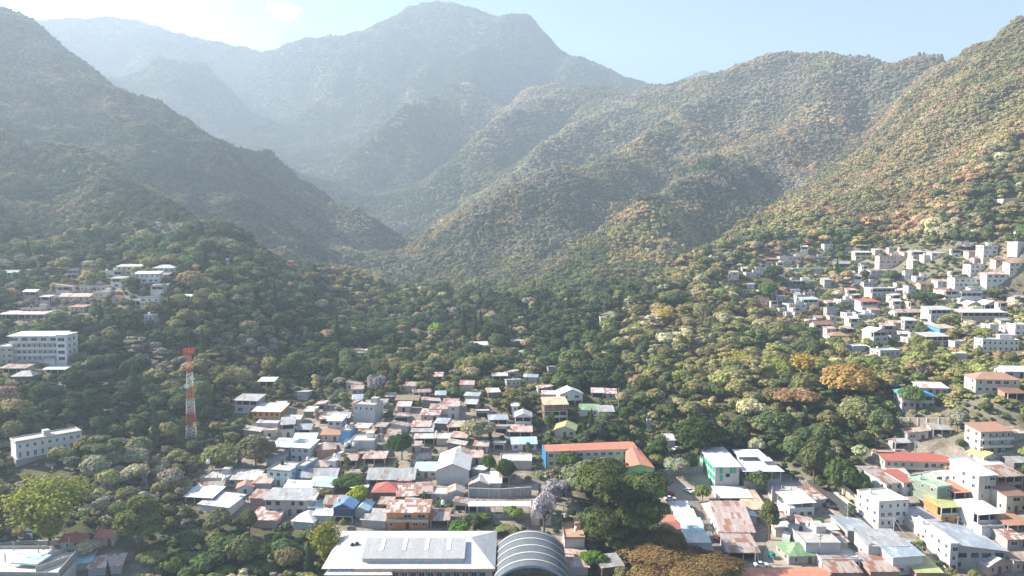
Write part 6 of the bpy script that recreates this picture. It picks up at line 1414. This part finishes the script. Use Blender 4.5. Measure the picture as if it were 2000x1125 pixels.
# ------------------------------------------------------------------ the ground sheet
TOWN = [[(395,1000),(350,960),(390,905),(470,870),(530,800),(680,785),(760,795),(860,780),(960,790),(1000,830),(1060,860),(1035,930),(1130,960),(1130,1130),(640,1130),(640,1035),(500,1015)],
        [(1290,960),(1300,930),(1380,930),(1420,880),(1540,905),(1590,935),(1640,975),(1690,960),(1690,890),(1760,870),(2010,850),(2010,1160),(1400,1160),(1290,1010)],
        [(-10,1065),(100,1050),(180,1068),(300,1095),(330,1160),(-10,1160)]]
UPTOWN = [[(1440,500),(1620,480),(1720,480),(2010,470),(2010,700),(1900,720),(1760,700),(1640,670),(1540,620),(1530,560)],
          [(1750,730),(2010,700),(2010,850),(1760,870)],
          [(120,560),(180,520),(340,510),(380,560),(330,620),(0,640),(0,600)], [(0,690),(130,690),(130,760),(0,770)]]
def town_mask(x, y, z):
    dz = z - HC; c, s = math.cos(PITCH), math.sin(PITCH); f = np.maximum(y * c + dz * s, 1); u = -y * s + dz * c
    px = CXP + FPX * x / f; py = CYP - FPX * u / f
    t = np.zeros(px.shape)
    for p in TOWN: t = np.maximum(t, inpoly(px, py, p) * 1.0)
    for p in UPTOWN: t = np.maximum(t, inpoly(px, py, p) * 0.5)
    return np.where(y < 620, t, 0), px, py
tm, _, _ = town_mask(GX, GY, GZ)
for _i in range(2): tm[1:-1, 1:-1] = (tm[1:-1, 1:-1] * 2 + tm[:-2, 1:-1] + tm[2:, 1:-1] + tm[1:-1, :-2] + tm[1:-1, 2:]) / 6
me = bpy.data.meshes.new('ground'); V = np.stack([GX, GY, GZ], 2).reshape(-1, 3)
ii = (np.arange(NR - 1)[:, None] * NC + np.arange(NC - 1)[None, :]).ravel()
F = np.stack([ii, ii + 1, ii + 1 + NC, ii + NC], 1)
me.vertices.add(len(V)); me.vertices.foreach_set('co', V.astype(np.float32).ravel()); me.loops.add(F.size); me.loops.foreach_set('vertex_index', F.astype(np.int32).ravel())
me.polygons.add(len(F)); me.polygons.foreach_set('loop_start', np.arange(0, F.size, 4, dtype=np.int32)); me.polygons.foreach_set('loop_total', np.full(len(F), 4, np.int32)); me.polygons.foreach_set('use_smooth', np.ones(len(F), bool)); me.update(calc_edges=True)
at = me.attributes.new('town', 'FLOAT', 'POINT'); at.data.foreach_set('value', tm.astype(np.float32).ravel())
me.materials.append(ground_mat()); go_ = bpy.data.objects.new('ground', me); COL.objects.link(go_); tag(go_, kind='structure')
# ------------------------------------------------------------------ woods
PAL = dict(dark=(0.034, 0.052, 0.022), mid=(0.062, 0.088, 0.034), olive=(0.14, 0.13, 0.055), tan=(0.265, 0.205, 0.11), pink=(0.24, 0.15, 0.095), lime=(0.16, 0.175, 0.055),
           gold=(0.27, 0.20, 0.085), grey=(0.185, 0.165, 0.13), pale=(0.27, 0.255, 0.16), rust=(0.21, 0.125, 0.08))
PK = list(PAL); PC = np.array([PAL[k] for k in PK]) * 1.95
def region_weights(px, py, Y):
    n = len(px); Wt = np.zeros((n, len(PK)))
    def S_(m, **k):
        Wt[m] = 0
        for a, v in k.items(): Wt[m, PK.index(a)] = v
    edge = np.interp(py, [30, 240, 290, 340, 378, 412, 440, 470, 518, 560, 600, 650, 720], [2010, 1690, 1650, 1600, 1550, 1500, 1450, 1400, 1300, 1275, 1230, 1180, 1230])
    S_(np.ones(n, bool), dark=.38, mid=.3, olive=.14, grey=.08, tan=.1)
    S_(px < 640, dark=.5, mid=.26, olive=.1, grey=.08, tan=.03, pink=.03)
    S_((px < 640) & (py > 900), dark=.2, mid=.3, olive=.25, pale=.1, grey=.1, lime=.05)
    S_((px > 640) & (py < 560), dark=.16, mid=.2, olive=.16, grey=.2, tan=.18, pink=.1)
    S_((Y > 1350) & (px < 900), dark=.4, mid=.35, olive=.15, grey=.1)
    S_((Y > 1350) & (px >= 900) & (Y < 2300), dark=.05, mid=.12, olive=.18, grey=.3, pale=.2, tan=.15)
    S_((Y > 2300), dark=.4, mid=.35, olive=.15, grey=.1)
    S_((px > 1250) & (Y < 1800) & (py < 330), dark=.12, mid=.14, olive=.14, grey=.22, tan=.16, pink=.2, lime=.02)
    S_((px > 1190) & (px < 1370) & (py > 395) & (py < 520) & (Y > 560), gold=.34, tan=.4, pink=.12, olive=.08, lime=.06)
    R = (px > edge - 4)
    S_(R & (py < 460), dark=.04, mid=.09, olive=.27, tan=.34, pink=.13, lime=.05, pale=.06, rust=.02)
    S_(R & (py >= 460) & (py < 760), dark=.11, mid=.2, olive=.26, tan=.17, lime=.15, pale=.06, pink=.05, gold=.02)
    S_(R & (py >= 760), dark=.2, mid=.28, olive=.24, tan=.13, lime=.05, pale=.07, pink=.03)
    return Wt
def tints(x, y, px, py, rs):
    n = len(x); Wt = region_weights(px, py, y)
    for k in range(len(PK)):        # stands of one species: weights drift from place to place
        Wt[:, k] *= np.exp(6.5 * (fbm(x, y, 45, 2, 50 + k) - 0.5) + 5.0 * (fbm(x, y, 240, 2, 90 + k) - 0.5))
    Wt /= Wt.sum(1)[:, None]; cs = Wt.cumsum(1); id_ = (rs.uniform(size=(n, 1)) > cs).sum(1).clip(0, len(PK) - 1)
    sp = np.where(y > 620, 0.12, 0.26)[:, None]; mean = Wt @ PC; k_ = np.where(y > 620, 0.3, 0.8)[:, None]
    c = (PC[id_] * k_ + mean * (1 - k_)) * (1 + sp * rs.uniform(-1, 1, (n, 1))) * np.stack([rs.uniform(0.92, 1.08, n), np.ones(n), rs.uniform(0.9, 1.1, n)], 1) * (0.75 + 0.5 * fbm(x, y, 22, 2, 44))[:, None]
    return id_, c
HA = np.array([h[:4] + h[4:8] for h in HOUSES], float)

def scatter(y0, y1, spacing, margin, seed):
    rs = np.random.RandomState(seed); area = 0; out = []
    xs_max = (y1 + 90) * 1.0
    n = int(3.0 * (y1 - y0) * 2 * xs_max / spacing ** 2)
    x = rs.uniform(-xs_max, xs_max, n); y = rs.uniform(y0, y1, n)
    # thin out near neighbours with a jittered lattice
    cx = np.floor(x / spacing); cyy = np.floor(y / spacing); key = cx * 100003 + cyy; _, u = np.unique(key, return_index=True)
    x = (cx[u] + 0.5 + rs.uniform(-.48, .48, len(u))) * spacing; y = (cyy[u] + 0.5 + rs.uniform(-.48, .48, len(u))) * spacing
    z = hz(x, y); k = np.abs(x / (y + 1)) < 0.70 + margin; x, y, z = x[k], y[k], z[k]
    t, px, py = town_mask(x, y, z); k = (py > -60) & (py < 1230); x, y, z, px, py, t = x[k], y[k], z[k], px[k], py[k], t[k]
    k = visible(x, y, z + 7); return x[k], y[k], z[k], px[k], py[k], t[k], rs
def clear_of_houses(x, y, z, px, py, H, Rr, rs, t_=None):
    keep = np.ones(len(x), bool); hpx = H * FPX / y; rpx = Rr * FPX / y
    for (hx, hy, hr, x0, ytop, x1, ybot, Yf, w, d, ya) in HOUSES:
        dx = x - hx; dy = y - hy; c, s = math.cos(-ya), math.sin(-ya); lx = np.abs(dx * c - dy * s); ly = np.abs(dx * s + dy * c)
        keep &= ~((lx < w / 2 + Rr * 0.75) & (ly < d / 2 + Rr * 0.75))
        front = (y < Yf) & (px + rpx * .8 > x0) & (px - rpx * .8 < x1) & (py - hpx < ybot - 3) & (py > ytop)
        keep &= ~(front & (rs.uniform(size=len(x)) < (0.6 if (Yf < 360 and t_ is not None) else 0.88 if Yf < 360 else 0.48)))
    for (hx, hy, hr) in HERO: keep &= (np.hypot(x - hx, y - hy) > hr * 0.45 + Rr * 0.3)
    return keep

def excluded(px, py):
    k = np.zeros(px.shape, bool)
    for p in EXCL: k |= inpoly(px, py, p)
    return k
FOREST_LABELS = []
def woods():
    # near and middle distance
    x, y, z, px, py, t, rs = scatter(165, 620, 5.3, 0.16, 5)
    Hh = (4.6 + 8.5 * rs.uniform(0, 1, len(x)) ** 1.8) * (0.75 + 0.5 * fbm(x, y, 60, 2, 71))
    id_, col = tints(x, y, px, py, rs)
    Hh = np.where(np.isin(id_, [PK.index('tan'), PK.index('grey')]), Hh * 0.8, Hh)
    Rr = Hh * rs.uniform(0.42, 0.62, len(x))
    dens = np.where(t > 0.9, 0.75, np.where(t > 0.4, 0.8, 0.96)) * np.where(fbm(x, y, 30, 2, 77) < 0.33, 0.6, 1) * np.where(inpoly(px, py, [(845, 546), (960, 540), (1090, 556), (1140, 588), (1000, 592), (880, 588)]), 0.1, 1)
    k = (rs.uniform(size=len(x)) < dens) & ~excluded(px, py); tw = t > 0.9; Hh = np.where(tw, rs.uniform(3.0, 6.5, len(x)), Hh); Rr = np.where(tw, Hh * 0.42, Rr); kt = clear_of_houses(x, y, z, px, py, Hh, Rr, rs, 1); k &= np.where(tw, kt, clear_of_houses(x, y, z, px, py, Hh, Rr, rs))
    x, y, z, px, py, t, Hh, Rr, id_, col = [a[k] for a in (x, y, z, px, py, t, Hh, Rr, id_, col)]
    vid = rs.randint(0, 7, len(x)); vid = np.where((vid == 6) & (rs.uniform(size=len(x)) < np.where(px < 1230, 0.75, 0.95)), 0, vid)
    bare = np.isin(id_, [PK.index('grey'), PK.index('tan'), PK.index('pink')]) & (rs.uniform(size=len(x)) < 0.22)
    cone = (vid == 6)
    inview = (np.abs(x / y) < 0.70) & (py < 1190)
    kind = np.where(bare, 2, np.where(cone, 3, np.where(np.isin(id_, [PK.index(q) for q in ('dark', 'mid', 'lime')]), 0, 1)))
    single = np.zeros(len(x), bool)
    for kd, lim in ((0, 265), (1, 265), (2, 110), (3, 90)):
        ix = np.where((kind == kd) & inview)[0]; ix = ix[np.argsort(-(Hh[ix] / y[ix]))][:lim]; single[ix] = True
    zones = [('left', px < 640), ('right', px > 1230), ('middle', (px >= 640) & (px <= 1230))]
    nm = {0: 'broadleaf_tree', 1: 'dry_tree', 2: 'bare_tree', 3: 'conifer_tree'}
    cl = {0: 'green leafy tree', 1: 'pale olive-tan tree', 2: 'leafless grey tree', 3: 'narrow dark conifer'}
    where = {'left': 'on the shaded slopes around the lattice mast', 'right': 'on the sunny slope around the right-hand houses', 'middle': 'in the wooded valley floor around the town'}
    for zn, zm in zones:
        for i in np.where(single & zm)[0]:
            kd = int(kind[i]); e = empty(nm[kd], (x[i], y[i], z[i] - 0.2), rs.uniform(0, 6.28), cl[kd] + ' ' + where[zn], 'tree', nm[kd].replace('_', ' ') + 's ' + where[zn])
            H, R = Hh[i], Rr[i]
            if kd == 2:
                o = bpy.data.objects.new('branches', BARE_C[i % 3]); COL.objects.link(o); o.parent = e; o.scale = (H * 1.1, H * 1.1, H); continue
            me_ = CONE_C[i % 2] if kd == 3 else NEAR_C[vid[i] % 6]
            o = bpy.data.objects.new('crown', me_); COL.objects.link(o); o.parent = e
            if kd == 3: o.scale = (R * 0.6, R * 0.6, H * 0.5); o.location = (0, 0, H * 0.62)
            else:
                fl = {5: 0.42}.get(int(vid[i]), 0.62); hs_ = H * (0.5 if vid[i] != 5 else 0.29); o.scale = (R, R * rs.uniform(.85, 1.1), hs_); o.location = (0, 0, H * 0.5 if vid[i] != 5 else H * 0.46)
            o.color = (*(col[i] if kd != 3 else PC[0] * rs.uniform(0.8, 1.2)), 1)
            tr = bpy.data.objects.new('trunk', TRUNKS[i % 3]); COL.objects.link(tr); tr.parent = e; tr.scale = (H * 0.7, H * 0.7, H * 0.9)
    q = ~single
    sv = np.stack([Rr, Rr, Hh * 0.46], 1); sv[cone] = np.stack([Rr[cone] * .6, Rr[cone] * .6, Hh[cone] * .5], 1)
    pz = np.stack([x, y, z + np.where(cone, Hh * .55, Hh * 0.5)], 1)
    scatter_object('woodland', pz[q], rs.uniform(0, 6.28, q.sum()), sv[q], vid[q], col[q], [proto(m) for m in MID_C], 'mixed green and tan woodland filling the slopes around the town', 'woodland')
    # undergrowth between the trees
    x, y, z, px, py, t, rs = scatter(165, 680, 2.7, 0.15, 6)
    k = (rs.uniform(size=len(x)) < np.where(t > 0.9, 0.06, 0.8)) & ~excluded(px, py); Hh = rs.uniform(1.2, 3.4, len(x)); Rr = Hh * rs.uniform(0.5, 0.9, len(x)); k &= clear_of_houses(x, y, z, px, py, Hh * 0.8, Rr, rs)
    id_, col = tints(x, y, px, py, rs); x, y, z, Hh, Rr, col = [a[k] for a in (x, y, z, Hh, Rr, col)]
    scatter_object('undergrowth', np.stack([x, y, z + Rr * 0.35], 1), rs.uniform(0, 6.28, len(x)), np.stack([Rr, Rr, Rr * .8], 1), rs.randint(0, 5, len(x)), col, [proto(m) for m in FAR_C], 'low scrub and bushes covering the ground between the trees', 'scrub')
    # mountain forest
    for (a, b, sp, hmin, hmax, sd_, nmn, lb) in ((620, 1250, 4.0, 3.2, 7.5, 8, 'hillside_forest', 'patchwork of green and tan dry forest covering the nearer mountain slopes'), (1250, 3650, 6.4, 5, 9.5, 9, 'mountain_forest', 'hazy blue green forest covering the distant mountain ridges')):
        x, y, z, px, py, t, rs = scatter(a, b, sp, 0.12, sd_)
        k = rs.uniform(size=len(x)) < 0.93; x, y, z, px, py = [v[k] for v in (x, y, z, px, py)]
        id_, col = tints(x, y, px, py, rs); Hh = rs.uniform(hmin, hmax, len(x)) * (0.75 + 0.5 * fbm(x, y, 70, 2, 5)); Rr = Hh * rs.uniform(0.5, 0.85, len(x))
        vid = rs.randint(0, 6, len(x)); tall = rs.uniform(size=len(x)) < 0.02
        sv = np.stack([Rr, Rr, Rr * 0.95], 1); sv[tall, 2] *= 1.8
        print('forest', nmn, len(x))
        scatter_object(nmn, np.stack([x, y, z + Hh * 0.2], 1), rs.uniform(0, 6.28, len(x)), sv, vid, col, [proto(m) for m in FAR_C], lb, 'forest')
    print('near trees', len(Hh), single.sum())
woods()
# ------------------------------------------------------------------ haze
hm, n = new_mat('haze_air'); out = N(n, 'ShaderNodeOutputMaterial'); pv = N(n, 'ShaderNodeVolumePrincipled'); n.links.new(pv.outputs[0], out.inputs['Volume'])
pv.inputs['Color'].default_value = (0.66, 0.82, 1.0, 1); pv.inputs['Density'].default_value = 0.00027; pv.inputs['Anisotropy'].default_value = 0.2
mb = MB(); mb.box(-4700, 4700, -400, 4200, float(GZ.min()) - 3, max(1150.0, float(GZ.max()) + 40)); hzo = mb.build('haze', hm); tag(hzo, kind='stuff')
